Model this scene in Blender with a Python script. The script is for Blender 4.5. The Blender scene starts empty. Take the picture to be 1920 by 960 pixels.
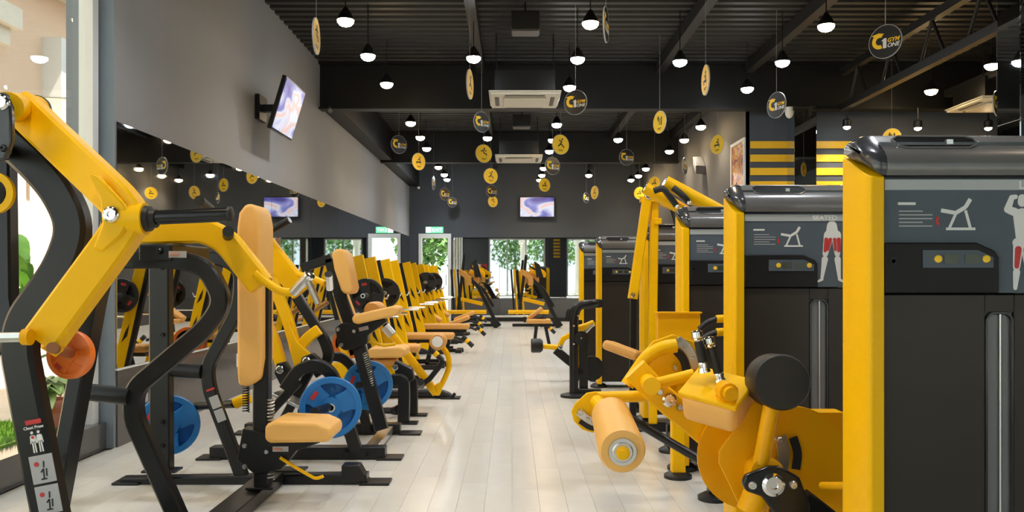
import bpy, bmesh, math, random
from mathutils import Vector as V, Matrix
random.seed(7)
SC = bpy.context.scene
COL = SC.collection
# ------------------------------------------------------------------ camera, world, exposure
F, CX, CY, EYE = 1543.0, 960.0, 519.0, 1.24
def P(px, py, d):
    """point at depth d (metres down the hall) seen at photo position px, py"""
    return V(((px - CX) / F * d, d, EYE + (CY - py) / F * d))
cam_d = bpy.data.cameras.new('camera'); cam = bpy.data.objects.new('camera', cam_d); COL.objects.link(cam)
cam.location = (0, 0, EYE); cam.rotation_euler = (math.pi / 2, 0, 0)
cam_d.sensor_width = 36; cam_d.lens = F / 1920 * 36; cam_d.shift_y = (CY - 480) / 1920; cam_d.clip_start = .05
SC.camera = cam
w = bpy.data.worlds.new('world'); SC.world = w; w.use_nodes = True
bgn = w.node_tree.nodes['Background']; bgn.inputs[0].default_value = (.86, .94, 1, 1); bgn.inputs[1].default_value = 1.6
SC.view_settings.view_transform = 'Standard'; SC.view_settings.look = 'None'
SC.view_settings.gamma = 1; SC.view_settings.use_curve_mapping = False
SC.view_settings.exposure = 0.44
sun_d = bpy.data.lights.new('sun', 'SUN'); sun_d.energy = 13.0; sun_d.angle = .02; sun_d.color = (1, .93, .82)
sun = bpy.data.objects.new('sun', sun_d); COL.objects.link(sun); sun.rotation_euler = V((-.46, .08, -.88)).to_track_quat('-Z', 'Y').to_euler()
LAMP_W = 56.0
try:
    SC.cycles.use_denoising = True
    SC.cycles.max_bounces = 8; SC.cycles.transparent_max_bounces = 12; SC.cycles.glossy_bounces = 6
    SC.cycles.sample_clamp_indirect = 6.0; SC.cycles.caustics_reflective = False; SC.cycles.caustics_refractive = False
except Exception: pass
def portal(name, loc, rot, sx, sy):
    l = bpy.data.lights.new(name, 'AREA'); l.shape = 'RECTANGLE'; l.size = sx; l.size_y = sy
    l.cycles.is_portal = True
    o = bpy.data.objects.new(name, l); COL.objects.link(o); o.location = loc; o.rotation_euler = rot

# ------------------------------------------------------------------ materials
MATS = {}
def mat(name, col, rough=.45, metal=0, spec=.5, emit=None, es=1, noise=0, nscale=8, bump=0, bscale=60, coat=0, rand=0):
    m = bpy.data.materials.new(name); m.use_nodes = True; nt = m.node_tree; b = nt.nodes['Principled BSDF']
    b.inputs['Base Color'].default_value = (*col, 1); b.inputs['Roughness'].default_value = rough
    b.inputs['Metallic'].default_value = metal; b.inputs['Specular IOR Level'].default_value = spec
    b.inputs['Coat Weight'].default_value = coat; b.inputs['Coat Roughness'].default_value = .12
    if emit: b.inputs['Emission Color'].default_value = (*emit, 1); b.inputs['Emission Strength'].default_value = es
    tc = nt.nodes.new('ShaderNodeTexCoord')
    if noise or rand:
        n = nt.nodes.new('ShaderNodeTexNoise'); n.inputs['Scale'].default_value = nscale; n.inputs['Detail'].default_value = 4
        nt.links.new(tc.outputs['Object'], n.inputs['Vector'])
        r = nt.nodes.new('ShaderNodeMapRange'); r.inputs[3].default_value = 1 - noise; r.inputs[4].default_value = 1 + noise
        nt.links.new(n.outputs[0], r.inputs[0]); src = r.outputs[0]
        if rand:
            oi = nt.nodes.new('ShaderNodeObjectInfo'); ge = nt.nodes.new('ShaderNodeNewGeometry')
            ad = nt.nodes.new('ShaderNodeMath'); ad.operation = 'ADD'
            nt.links.new(oi.outputs['Random'], ad.inputs[0]); nt.links.new(ge.outputs['Random Per Island'], ad.inputs[1])
            fr = nt.nodes.new('ShaderNodeMath'); fr.operation = 'FRACT'; nt.links.new(ad.outputs[0], fr.inputs[0])
            r2 = nt.nodes.new('ShaderNodeMapRange'); r2.inputs[3].default_value = 1 - rand; r2.inputs[4].default_value = 1 + rand
            nt.links.new(fr.outputs[0], r2.inputs[0])
            mu = nt.nodes.new('ShaderNodeMath'); mu.operation = 'MULTIPLY'
            nt.links.new(src, mu.inputs[0]); nt.links.new(r2.outputs[0], mu.inputs[1]); src = mu.outputs[0]
        vm = nt.nodes.new('ShaderNodeVectorMath'); vm.operation = 'SCALE'; vm.inputs[0].default_value = col
        nt.links.new(src, vm.inputs['Scale']); nt.links.new(vm.outputs[0], b.inputs['Base Color'])
    if bump:
        n = nt.nodes.new('ShaderNodeTexNoise'); n.inputs['Scale'].default_value = bscale; n.inputs['Detail'].default_value = 3
        nt.links.new(tc.outputs['Object'], n.inputs['Vector'])
        bm_ = nt.nodes.new('ShaderNodeBump'); bm_.inputs['Strength'].default_value = bump; bm_.inputs['Distance'].default_value = .004
        nt.links.new(n.outputs[0], bm_.inputs['Height']); nt.links.new(bm_.outputs[0], b.inputs['Normal'])
    MATS[name] = m; return m
mat('yellow', (.93, .51, .001), .36, noise=.04, spec=.2)
mat('yellow_deep', (.88, .42, .002), .36, noise=.05, spec=.2)
mat('yellow_board', (.82, .46, .01), .5, noise=.05)
mat('black', (.0085, .0085, .009), .34, noise=.2, spec=.38)
mat('rubber', (.009, .009, .009), .5, noise=.2)
mat('gloss_black', (.012, .012, .013), .2, noise=.1, spec=.4)
mat('shroud', (.034, .028, .023), .32, noise=.12, nscale=3, spec=.22)
mat('bezel', (.014, .013, .013), .4, noise=.1, spec=.18)
mat('slot', (.15, .15, .155), .35, noise=.08)
mat('cap', (.13, .125, .125), .28, noise=.1, coat=.3)
mat('cap_dark', (.035, .037, .042), .22, noise=.1, coat=.3)
mat('tan', (.86, .47, .12), .42, noise=.06, bump=.25, bscale=220)
mat('tan_dark', (.68, .33, .07), .5, noise=.06)
mat('chrome', (.86, .86, .86), .12, metal=1, noise=.02)
mat('steel', (.62, .62, .61), .3, metal=1, noise=.05)
mat('blue', (.010, .17, .50), .42, noise=.08)
mat('orange', (.90, .20, .02), .42, noise=.08)
mat('plate_black', (.012, .012, .013), .35, noise=.1)
mat('red', (.55, .03, .03), .5, noise=.05)
mat('white', (.82, .82, .80), .5, noise=.03)
mat('frame_white', (.78, .80, .80), .4, noise=.03)
mat('grey_card', (.42, .42, .43), .5, noise=.06)
mat('placard', (.085, .105, .13), .42, spec=.25, noise=.12, nscale=4)
mat('placard_head', (.40, .42, .43), .35, noise=.06)
mat('lcd', (.045, .052, .03), .25, noise=.1)
mat('print_white', (.75, .75, .74), .6, noise=.02)
mat('print_dark', (.02, .02, .02), .6, noise=.02)
mat('sign_yellow', (.95, .60, .02), .45, noise=.03)
mat('sign_black', (.022, .022, .023), .25, noise=.05)
mat('wall_grey', (.25, .25, .262), .75, noise=.05, nscale=2, bump=.08)
mat('wall_stub', (.085, .080, .080), .75, noise=.05, nscale=2, bump=.08)
mat('wall_dark', (.052, .061, .076), .7, noise=.06, nscale=2, bump=.08)
mat('base_panel', (.075, .075, .078), .18, noise=.06, coat=.3)
mat('pier_blue', (.20, .235, .275), .6, noise=.05)
mat('deck', (.013, .0115, .010), .5, noise=.2)
mat('steelwork', (.007, .0065, .006), .5, noise=.2, spec=.3)
mat('plank', (.70, .685, .64), .24, noise=.07, nscale=5, rand=.035, spec=.45)
mat('floor_base', (.42, .40, .36), .7, noise=.1)
mat('ac', (.62, .58, .48), .5, noise=.03)
mat('ac_dark', (.10, .09, .08), .6, noise=.1)
mat('peach', (.86, .66, .50), .8, noise=.05, nscale=3)
mat('stone', (.80, .76, .66), .8, noise=.06)
mat('turf', (.20, .42, .03), .85, noise=.3, nscale=60)
mat('leaf', (.26, .55, .07), .45, noise=.35, nscale=14, rand=.35)
mat('leaf_pale', (.45, .58, .22), .45, noise=.4, nscale=18, rand=.3)
mat('leaf_tree', (.12, .26, .06), .6, noise=.3, rand=.4)
mat('bark', (.16, .10, .06), .8, noise=.3)
mat('terracotta', (.62, .16, .06), .6, noise=.1)
mat('curtain', (.70, .72, .72), .8, noise=.05)
mat('pave', (.55, .52, .47), .8, noise=.1)
mat('rebar', (.30, .12, .05), .35, metal=.6, noise=.1)
mat('lamp_warm', (1, .8, .5), .5, emit=(1, .74, .40), es=60)
mat('lamp_cool', (.9, .95, 1), .5, emit=(.88, .95, 1), es=60)
mat('exit_green', (.05, .5, .25), .5, emit=(.20, .72, .36), es=.9)
mat('exit_white', (.9, .9, .9), .5, emit=(.9, 1, .95), es=1.3)
mat('skin', (.55, .32, .22), .55, noise=.05)
mat('navy', (.02, .025, .06), .8, noise=.1)
mat('hair', (.02, .015, .012), .6, noise=.1)
def mirror_mat():
    m = mat('mirror', (.64, .67, .68), .015, metal=1, noise=.01, nscale=1)
mirror_mat()
def glass_mat(name, tint, refl):
    m = bpy.data.materials.new(name); m.use_nodes = True; nt = m.node_tree; nt.nodes.clear()
    o = nt.nodes.new('ShaderNodeOutputMaterial'); t = nt.nodes.new('ShaderNodeBsdfTransparent'); g = nt.nodes.new('ShaderNodeBsdfGlossy')
    t.inputs[0].default_value = (*tint, 1); g.inputs['Roughness'].default_value = .01
    lw = nt.nodes.new('ShaderNodeLayerWeight'); pw = nt.nodes.new('ShaderNodeMath'); pw.operation = 'POWER'; pw.inputs[1].default_value = 4.0; nt.links.new(lw.outputs['Facing'], pw.inputs[0])
    fr = nt.nodes.new('ShaderNodeMapRange'); fr.inputs[3].default_value = .03; fr.inputs[4].default_value = refl; nt.links.new(pw.outputs[0], fr.inputs[0])
    mx = nt.nodes.new('ShaderNodeMixShader'); nt.links.new(fr.outputs[0], mx.inputs[0]); nt.links.new(t.outputs[0], mx.inputs[1]); nt.links.new(g.outputs[0], mx.inputs[2])
    nt.links.new(mx.outputs[0], o.inputs[0]); MATS[name] = m
glass_mat('glass', (.95, .98, .96), .5)
def picture_mat(name, cols, scale, es, dist=3.0):
    m = bpy.data.materials.new(name); m.use_nodes = True; nt = m.node_tree; b = nt.nodes['Principled BSDF']
    tc = nt.nodes.new('ShaderNodeTexCoord'); n = nt.nodes.new('ShaderNodeTexNoise'); n.inputs['Scale'].default_value = scale
    n.inputs['Distortion'].default_value = dist; n.inputs['Detail'].default_value = 1.5
    nt.links.new(tc.outputs['Generated'], n.inputs['Vector'])
    cr = nt.nodes.new('ShaderNodeValToRGB'); e = cr.color_ramp.elements
    while len(e) < len(cols): e.new(.5)
    for i, (p, c) in enumerate(cols): e[i].position = p; e[i].color = (*c, 1)
    nt.links.new(n.outputs[0], cr.inputs[0])
    if es:
        b.inputs['Base Color'].default_value = (.02, .02, .02, 1)
        nt.links.new(cr.outputs[0], b.inputs['Emission Color']); b.inputs['Emission Strength'].default_value = es
    else: nt.links.new(cr.outputs[0], b.inputs['Base Color'])
    b.inputs['Roughness'].default_value = .25; MATS[name] = m
picture_mat('screen', [(.30, (.05, .04, .30)), (.42, (.25, .25, .62)), (.50, (.75, .78, .9)), (.56, (.85, .55, .5)), (.66, (.8, .85, .95))], 1.3, .75, 1.2)
picture_mat('poster', [(.3, (.25, .02, .03)), (.42, (.65, .2, .03)), (.5, (.75, .5, .2)), (.56, (.5, .04, .02)), (.68, (.12, .06, .10))], 2.5, 0)

# ------------------------------------------------------------------ mesh building
def fillet(pts, r, n=6):
    pts = [V(p) for p in pts]
    if not r or len(pts) < 3: return pts
    out = [pts[0]]
    for i in range(1, len(pts) - 1):
        a, b, c = pts[i - 1], pts[i], pts[i + 1]
        rr = min(r, (a - b).length * .48, (c - b).length * .48)
        p0 = b + (a - b).normalized() * rr; p1 = b + (c - b).normalized() * rr
        for k in range(n + 1):
            t = k / n; out.append(p0 * (1 - t) ** 2 + b * 2 * t * (1 - t) + p1 * t * t)
    return out + [pts[-1]]
class MB:
    def __init__(s): s.v = []; s.f = []
    def add(s, vs, fs):
        k = len(s.v); s.v += [V(v) for v in vs]; s.f += [tuple(i + k for i in f) for f in fs]; return s
    def box(s, c, sz, ax=None):
        c = V(c); ax = ax or (V((1, 0, 0)), V((0, 1, 0)), V((0, 0, 1)))
        x, y, z = [V(a).normalized() * (l / 2) for a, l in zip(ax, sz)]
        vs = [c + x * i + y * j + z * k for i in (-1, 1) for j in (-1, 1) for k in (-1, 1)]
        return s.add(vs, [(0, 1, 3, 2), (4, 6, 7, 5), (0, 4, 5, 1), (2, 3, 7, 6), (0, 2, 6, 4), (1, 5, 7, 3)])
    def bb(s, x0, x1, y0, y1, z0, z1):
        return s.box(((x0 + x1) / 2, (y0 + y1) / 2, (z0 + z1) / 2), (abs(x1 - x0), abs(y1 - y0), abs(z1 - z0)))
    def sweep(s, pts, prof, hint=None, scales=None):
        pts = [V(p) for p in pts]; n = len(pts); m = len(prof); k = len(s.v); prev = None
        for i, p in enumerate(pts):
            t = (pts[min(i + 1, n - 1)] - pts[max(i - 1, 0)]).normalized()
            if hint is not None: h = V(hint)
            elif prev is None: h = V((0, 0, 1)) if abs(t.z) < .9 else V((0, 1, 0))
            else: h = prev
            b = (h - t * h.dot(t)).normalized(); prev = b; nn = t.cross(b)
            sc = scales[i] if scales else 1
            for u, w_ in prof: s.v.append(p + (nn * u + b * w_) * sc)
        for i in range(n - 1):
            for j in range(m):
                a = k + i * m + j; b = k + i * m + (j + 1) % m; s.f.append((a, b, b + m, a + m))
        s.f.append(tuple(k + j for j in reversed(range(m)))); s.f.append(tuple(k + (n - 1) * m + j for j in range(m)))
        return s
    def tube(s, pts, r, n=12, fil=0, scales=None):
        return s.sweep(fillet(pts, fil), [(r * math.cos(2 * math.pi * i / n), r * math.sin(2 * math.pi * i / n)) for i in range(n)], None, scales)
    def rbar(s, pts, w_, h, hint=(0, 1, 0), fil=0, ch=.008, scales=None):
        a, b = w_ / 2, h / 2; ch = min(ch, a * .6, b * .6)
        pr = [(a - ch, -b), (a, -b + ch), (a, b - ch), (a - ch, b), (-a + ch, b), (-a, b - ch), (-a, -b + ch), (-a + ch, -b)]
        return s.sweep(fillet(pts, fil), pr, hint, scales)
    def cyl(s, p0, p1, r, n=20, r2=None):
        p0, p1 = V(p0), V(p1); return s.sweep([p0, p1], [(r * math.cos(2 * math.pi * i / n), r * math.sin(2 * math.pi * i / n)) for i in range(n)], None, [1, (r2 or r) / r])
    def lathe(s, p, ax, prof, n=28):
        ax = V(ax).normalized(); p = V(p)
        pts = [p + ax * t for t, r in prof]; k = len(s.v)
        h = V((0, 0, 1)) if abs(ax.z) < .9 else V((0, 1, 0)); b = (h - ax * h.dot(ax)).normalized(); c = ax.cross(b)
        for q, (t, r) in zip(pts, prof):
            for i in range(n): s.v.append(q + (b * math.cos(2 * math.pi * i / n) + c * math.sin(2 * math.pi * i / n)) * max(r, 1e-4))
        for j in range(len(prof) - 1):
            for i in range(n):
                a0 = k + j * n + i; a1 = k + j * n + (i + 1) % n; s.f.append((a0, a1, a1 + n, a0 + n))
        s.f.append(tuple(k + i for i in reversed(range(n)))); s.f.append(tuple(k + (len(prof) - 1) * n + i for i in range(n)))
        return s
    def prism(s, poly, vec):
        poly = [V(p) for p in poly]; n = len(poly); vec = V(vec)
        return s.add(poly + [p + vec for p in poly], [tuple(reversed(range(n))), tuple(range(n, 2 * n))] + [(i, (i + 1) % n, (i + 1) % n + n, i + n) for i in range(n)])
    def coil(s, p0, p1, R, turns, r):
        p0, p1 = V(p0), V(p1); ax = (p1 - p0).normalized(); h = V((1, 0, 0)); b = (h - ax * h.dot(ax)).normalized(); c = ax.cross(b)
        n = int(turns * 10); return s.tube([p0.lerp(p1, i / n) + (b * math.cos(i * .628) + c * math.sin(i * .628)) * R for i in range(n + 1)], r, 5)
OFF = {}
def finish(name, me, m, parent=None, bev=0, seg=2, smooth=True):
    o = bpy.data.objects.new(name, me); COL.objects.link(o)
    if isinstance(m, str): m = MATS[m]
    if not me.materials: me.materials.append(m)
    if parent is not None: o.parent = parent
    if bev:
        b = o.modifiers.new('bevel', 'BEVEL'); b.width = bev; b.segments = seg; b.limit_method = 'ANGLE'; b.angle_limit = .6
    return o
def mk(name, mb, m, parent=None, bev=0, seg=2, smooth=True, ang=42, origin=None):
    base = OFF.get(parent.name, V((0, 0, 0))) if parent is not None else V((0, 0, 0))
    og = V(origin) if origin is not None else base
    me = bpy.data.meshes.new(name); me.from_pydata([v - og for v in mb.v], [], mb.f)
    bm = bmesh.new(); bm.from_mesh(me); bmesh.ops.recalc_face_normals(bm, faces=bm.faces); bm.to_mesh(me); bm.free()
    if smooth:
        for p in me.polygons: p.use_smooth = True
        me.set_sharp_from_angle(angle=math.radians(ang))
    me.update()
    o = finish(name, me, m, parent, bev, seg); o.location = og - base; OFF[o.name] = og.copy()
    return o
def tag(o, label=None, cat=None, group=None, kind=None):
    for k, v_ in (('label', label), ('category', cat), ('group', group), ('kind', kind)):
        if v_: o[k] = v_
    return o
def root(name, label, cat, loc, group=None):
    o = bpy.data.objects.new(name, None); COL.objects.link(o); o.location = loc; o.empty_display_size = .1
    OFF[o.name] = V(loc); return tag(o, label, cat, group)
def struct(name, mb, m, parent=None, **k):
    o = mk(name, mb, m, parent, **k)
    if parent is None: o['kind'] = 'structure'
    return o
def copy_tree(o, parent=None):
    c = o.copy(); COL.objects.link(c); c.parent = parent
    for ch in [x for x in bpy.data.objects if x.parent == o]: copy_tree(ch, c)
    return c
TXT = {}
def text_mesh(s, size, shear=0, bold=0):
    key = (s, size, shear)
    if key in TXT: return TXT[key]
    cu = bpy.data.curves.new('lettering', 'FONT'); cu.body = s; cu.size = size; cu.shear = shear; cu.extrude = .0012; cu.offset = bold
    cu.resolution_u = 3
    ob = bpy.data.objects.new('lettering', cu); COL.objects.link(ob)
    dg = bpy.context.evaluated_depsgraph_get(); me = bpy.data.meshes.new_from_object(ob.evaluated_get(dg)); bpy.data.objects.remove(ob)
    me.materials.clear(); TXT[key] = me; return me
def lettering(s, size, pos, xax, up, m, parent, shear=0, bold=0, name='lettering'):
    """flat lettering: pos is its lower left corner in the world, xax its reading direction"""
    me = text_mesh(s, size, shear, bold).copy()
    o = finish(name, me, m, parent); x = V(xax).normalized(); u = V(up).normalized(); z = x.cross(u)
    M = Matrix((x, u, z)).transposed().to_4x4(); M.translation = V(pos) - (OFF.get(parent.name, V((0, 0, 0))))
    o.matrix_local = M; return o
X1, Y1, Z1 = V((1, 0, 0)), V((0, 1, 0)), V((0, 0, 1))

# ------------------------------------------------------------------ the hall
XL, XG, YB, YF, ZD, XR, XS, YS = -2.88, -3.03, 23.1, -3.5, 4.44, 9.0, 3.65, 12.65
fl = struct('floor', MB().bb(-3.1, XR + .1, YF, YB + .1, -.14, -.012), 'floor_base')
PW, PL = .15, 1.2
pm = MB().bb(.0006, PW - .0006, .0006, PL - .0006, -.012, 0)
pme = bpy.data.meshes.new('floor_plank'); pme.from_pydata(pm.v, [], pm.f); pme.materials.append(MATS['plank'])
cells = []
c0 = math.floor(-2.87 / PW)
for ci in range(c0, int(XR / PW) + 1):
    off = (ci * 0.437) % 1.0 * PL
    for ri in range(-3, 20):
        cells.append((ci * PW, ri * PL + off))
def vis(c): return 4.0 < c[1] + PL and c[1] > 3.0 and -2.8 < c[0] < 1.1 and c[0] > -(c[1] + PL) * .63
seen = sorted([c for c in cells if vis(c)], key=lambda c: c[1])[:298]
ss = set(seen)
for c in seen:
    o = bpy.data.objects.new('floor_plank', pme); COL.objects.link(o); o.parent = fl; o.location = (c[0], c[1], 0)
rest = MB()
for c in cells:
    if c in ss: continue
    x0, x1, y0, y1 = max(c[0], XL) + .0012, min(c[0] + PW, XR) - .0012, max(c[1], YF) + .0012, min(c[1] + PL, YB) - .0012
    if y1 > y0 and x1 > x0: rest.bb(x0, x1, y0, y1, -.012, 0)
tag(mk('floor_planking', rest, 'plank', fl, smooth=False), kind='stuff')
# ceiling: corrugated deck
dk = MB(); prof = []; y = YF
while y < YB + .2:
    prof += [(y, ZD + .06), (y + .07, ZD + .06), (y + .09, ZD), (y + .18, ZD)]; y += .2
vs = []; fs = []
for (yy, zz) in prof: vs += [(-3.2, yy, zz), (XR + .1, yy, zz)]
for i in range(len(prof) - 1): fs.append((2 * i, 2 * i + 1, 2 * i + 3, 2 * i + 2))
dk.add(vs, fs); dk.bb(-3.2, XR + .1, YF, YB + .2, ZD + .1, ZD + .16)
ceil = struct('ceiling', dk, 'deck', smooth=False)
n_tr = 0
def trim(mb, m, label=None, **k):
    global n_tr; n_tr += 1; return struct('trim_%d' % n_tr, mb, m, **k)
for yy, x1 in ((6.7, XR), (12.35, XR), (18.1, XS)):
    trim(MB().bb(XL, x1, yy - .11, yy + .11, 3.74, 3.765).bb(XL, x1, yy - .012, yy + .012, 3.765, ZD - .03).bb(XL, x1, yy - .11, yy + .11, ZD - .03, ZD), 'steelwork', smooth=False)
for xx in (-.47, 2.2, 3.52):
    for y0, y1 in ((YF, 6.58), (6.82, 12.23), (12.47, 17.98), (18.22, YB)):
        trim(MB().bb(xx - .06, xx + .06, y0, y1, ZD - .17, ZD - .005), 'deck', smooth=False)
tr = MB(); xt = 4.9
tr.bb(xt - .05, xt + .05, YF, 12.2, 3.70, 3.80).bb(xt - .05, xt + .05, YF, 12.2, 4.22, 4.32)
yy = 5.2; up = True
while yy < 12:
    tr.rbar([(xt, yy, 3.78 if up else 4.24), (xt, yy + .28, 4.24 if up else 3.78)], .035, .035, X1); yy += .28 if up else .75; up = not up
trim(tr, 'deck', smooth=False)
trim(MB().bb(6.4, 6.5, YF, 12.2, 3.9, 4.0), 'deck', smooth=False)
trim(MB().bb(XL, XL + .27, 12.47, YB, 3.78, ZD), 'steelwork', smooth=False)
# left wall with mirrors
MB0, MT0 = .57, 2.37
wl = struct('wall_left', MB().bb(XL - .35, XL, 5.96, YB, 0, ZD + .06), 'wall_grey', smooth=False)
mk('pier_face', MB().bb(XL - .34, XL + .002, 5.945, 5.962, 0, ZD), 'pier_blue', wl, smooth=False)
yj = [5.98, 7.9, 9.83, 11.76, 13.69, 15.62, 17.55, 19.48, 21.41, YB - .01]
for a, b in zip(yj, yj[1:]):
    mk('mirror_pane', MB().bb(XL, XL + .008, a + .003, b - .003, MB0, MT0), 'mirror', wl, bev=.002, seg=1, smooth=False)
    mk('base_panel', MB().bb(XL, XL + .012, a + .003, b - .003, .0, MB0 - .012), 'base_panel', wl, smooth=False)
mk('mirror_ledge', MB().bb(XL, XL + .02, 5.97, YB - .01, MB0 - .012, MB0), 'frame_white', wl, smooth=False)
mk('socket_plate', MB().bb(XL + .012, XL + .02, 6.35, 6.47, .26, .33), 'grey_card', wl, bev=.003)
mk('socket_plate', MB().bb(XL + .012, XL + .02, 8.55, 8.65, .30, .44), 'white', wl, bev=.003)
mk('socket_plate', MB().bb(XL + .012, XL + .02, 10.6, 10.7, .30, .44), 'white', wl, bev=.003)
# back wall
DX0, DX1, DT = -2.62, -1.71, 2.45
wb = MB().bb(XL - .1, DX0, YB, YB + .2, 0, ZD + .06).bb(DX1, XS + .1, YB, YB + .2, 0, ZD + .06).bb(DX0, DX1, YB, YB + .2, DT, ZD + .06)
wb = struct('wall_back', wb, 'wall_dark', smooth=False)
xj = [DX1 + .05, -.35, 1.0, 2.35, XS - .01]
for a, b in zip(xj, xj[1:]):
    mk('mirror_pane', MB().bb(a + .003, b - .003, YB - .008, YB, .63, 2.34), 'mirror', wb, smooth=False)
    mk('base_panel', MB().bb(a + .003, b - .003, YB - .012, YB, .0, .62), 'base_panel', wb, smooth=False)
struct('baseboard_back', MB().bb(DX1 + .05, XS, YB - .25, YB - .013, 0, .09), 'black', smooth=False)
dr = struct('door_1', MB().bb(DX0, DX0 + .09, YB - .03, YB + .1, 0, DT).bb(DX1 - .09, DX1, YB - .03, YB + .1, 0, DT).bb(DX0 + .09, DX1 - .09, YB - .03, YB + .1, DT - .12, DT).bb(DX0 + .09, DX1 - .09, YB - .03, YB + .1, 0, .12), 'frame_white', smooth=False)
mk('door_glass', MB().bb(DX0 + .09, DX1 - .09, YB + .03, YB + .04, .12, DT - .12), 'glass', dr, smooth=False)
mk('door_handle', MB().tube([(DX1 - .14, YB, 1.0), (DX1 - .14, YB - .05, 1.0), (DX1 - .14, YB - .05, 1.3), (DX1 - .14, YB, 1.3)], .012, 8, .02), 'steel', dr)
# right side: stub wall, striped wall, outer wall
ws = struct('wall_right', MB().bb(XS, XS + .2, YS, YB + .2, 0, ZD + .06), 'wall_stub', smooth=False)
wst = struct('wall_side', MB().bb(XS, XR + .1, YS, YS + .2, 0, ZD + .06), 'wall_dark', smooth=False)
for k in range(9):
    z1 = EYE + (CY - 265) / F * YS - k * .205
    mk('stripe_board', MB().bb(XS + .01, XR, YS - .015, YS, z1 - .11, z1), 'yellow_board', wst, smooth=False)
struct('wall_outer', MB().bb(XR, XR + .15, YF, YS + .2, 0, ZD + .06), 'wall_dark', smooth=False)
# front storefront (behind the photographer): piers and tall windows
wf = MB(); piers = [(-3.4, -2.75), (-1.4 - 1.35, -1.4), (2.0, 3.3), (5.6, 6.6), (8.4, 9.1)]
piers = [(-3.4, -1.4), (2.0, 3.3), (5.6, 6.6), (8.4, 9.1)]
for a, b in piers: wf.bb(a, b, YF - .2, YF, 0, ZD + .06)
wf.bb(-3.4, 9.1, YF - .2, YF, 3.55, ZD + .06)
wf = struct('wall_front', wf, 'wall_dark', smooth=False)
for k in range(6): mk('stripe_board', MB().bb(2.5, 2.9, YF, YF + .012, 3.4 - k * .2, 3.51 - k * .2), 'yellow_board', wf, smooth=False)
nw = 0
def window(x0, x1, y0, y1, z0, z1, mull, sill=True):
    """a glazed storefront bay in a vertical plane; mull = positions of mullions 0..1"""
    global nw; nw += 1
    a, b = V((x0, y0, 0)), V((x1, y1, 0)); t = (b - a).normalized(); n = t.cross(Z1)
    mb = MB()
    for q in [0] + mull + [1]:
        c = a.lerp(b, q); c += t * (.04 if q == 0 else -.04 if q == 1 else 0)
        mb.box(c + Z1 * (z0 + z1) / 2, (.08, .10, z1 - z0), (t, n, Z1))
    L = (b - a).length
    for z in ((z0 + .04, z1 - .04) if sill else (z1 - .04,)): mb.box((a + b) / 2 + Z1 * z, (L, .09, .08), (t, n, Z1))
    wo = struct('window_%d' % nw, mb, 'frame_white', smooth=False)
    qs = [0] + mull + [1]
    for q0, q1 in zip(qs, qs[1:]):
        p, r = a.lerp(b, q0), a.lerp(b, q1)
        mk('pane', MB().box((p + r) / 2 + Z1 * (z0 + z1) / 2, ((r - p).length - .08, .008, z1 - z0 - .1), (t, n, Z1)), 'glass', wo, smooth=False)
window(-1.4, 2.0, YF - .1, YF - .1, .05, 3.55, [.33, .66])
window(3.3, 5.6, YF - .1, YF - .1, .05, 3.55, [.5])
window(6.6, 8.4, YF - .1, YF - .1, .05, 3.55, [.5])
window(XG, XG, 5.93, YF, .19, 3.9, [.28, .52, .76], False)
struct('wall_kerb', MB().bb(XG - .1, XG + .1, YF, 5.945, 0, .19), 'base_panel', smooth=False)
struct('wall_lintel', MB().bb(XG - .2, XG + .05, YF, 5.945, 3.9, ZD + .06), 'wall_grey', smooth=False)
portal('window_portal', (XG - .12, 1.2, 2.05), (0, -math.pi / 2, 0), 3.7, 9.4)
portal('window_portal', (.3, YF - .25, 1.8), (math.pi / 2, 0, 0), 3.4, 3.5)
portal('window_portal', (4.45, YF - .25, 1.8), (math.pi / 2, 0, 0), 2.3, 3.5)
# mirrored pillars
for i, (xa, ya, lab) in enumerate(((4.12, 12.0, 'slim mirror-clad pillar in front of the yellow striped wall'), (4.08, 6.6, 'mirror-clad pillar at the right edge above the large weight stack'))):
    t = root('mirror_pillar', lab, 'pillar', (xa + .16, ya + .16, 0), 'mirror-clad pillars')
    mk('core', MB().bb(xa + .01, xa + .31, ya + .01, ya + .31, 0, 3.74), 'sign_black', t, smooth=False)
    for z0, z1 in ((0, 1.25), (1.255, 2.5), (2.505, 3.73)):
        mk('mirror_pane', MB().bb(xa, xa + .32, ya, ya + .009, z0, z1), 'mirror', t, bev=.002, seg=1, smooth=False)
        mk('mirror_pane', MB().bb(xa, xa + .009, ya + .01, ya + .32, z0, z1), 'mirror', t, bev=.002, seg=1, smooth=False)
# outdoors
tag(struct('exterior_ground', MB().bb(-26, XG - .1, -12, 34, -.3, .02).bb(-26, 26, -26, YF - .2, -.3, -.02).bb(-8, 6, YB + .2, 40, -.3, 0), 'pave', smooth=False))
ew = struct('exterior_wall', MB().bb(-6.3, -6.0, 1.0, 22, 0, 7), 'peach', smooth=False)
mk('cornice', MB().bb(-6.0, -5.72, 1.0, 9.62, 4.12, 4.36).bb(-6.0, -5.82, 1.0, 9.55, 3.92, 4.12), 'stone', ew, smooth=False)
mk('soffit', MB().bb(-6.0, -5.2, 1.0, 12, 4.9, 5.1), 'stone', ew, smooth=False)
mk('end_post', MB().bb(-6.0, -5.75, 10.5, 10.8, 0, 4.3), 'frame_white', ew, smooth=False)
mk('bracket', MB().tube([(-5.98, 10.0, 3.42), (-5.4, 10.1, 3.42)], .02, 8).bb(-5.44, -5.40, 10.06, 10.14, 3.32, 3.52), 'steel', ew)
turf = mk('turf_strip', MB().bb(XG - 1.1, XG - .105, YF, 5.94, .02, .20), 'turf', smooth=False)
tag(turf, 'strip of bright green artificial turf behind the glass wall', 'turf', kind='stuff')
tb = MB()
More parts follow.
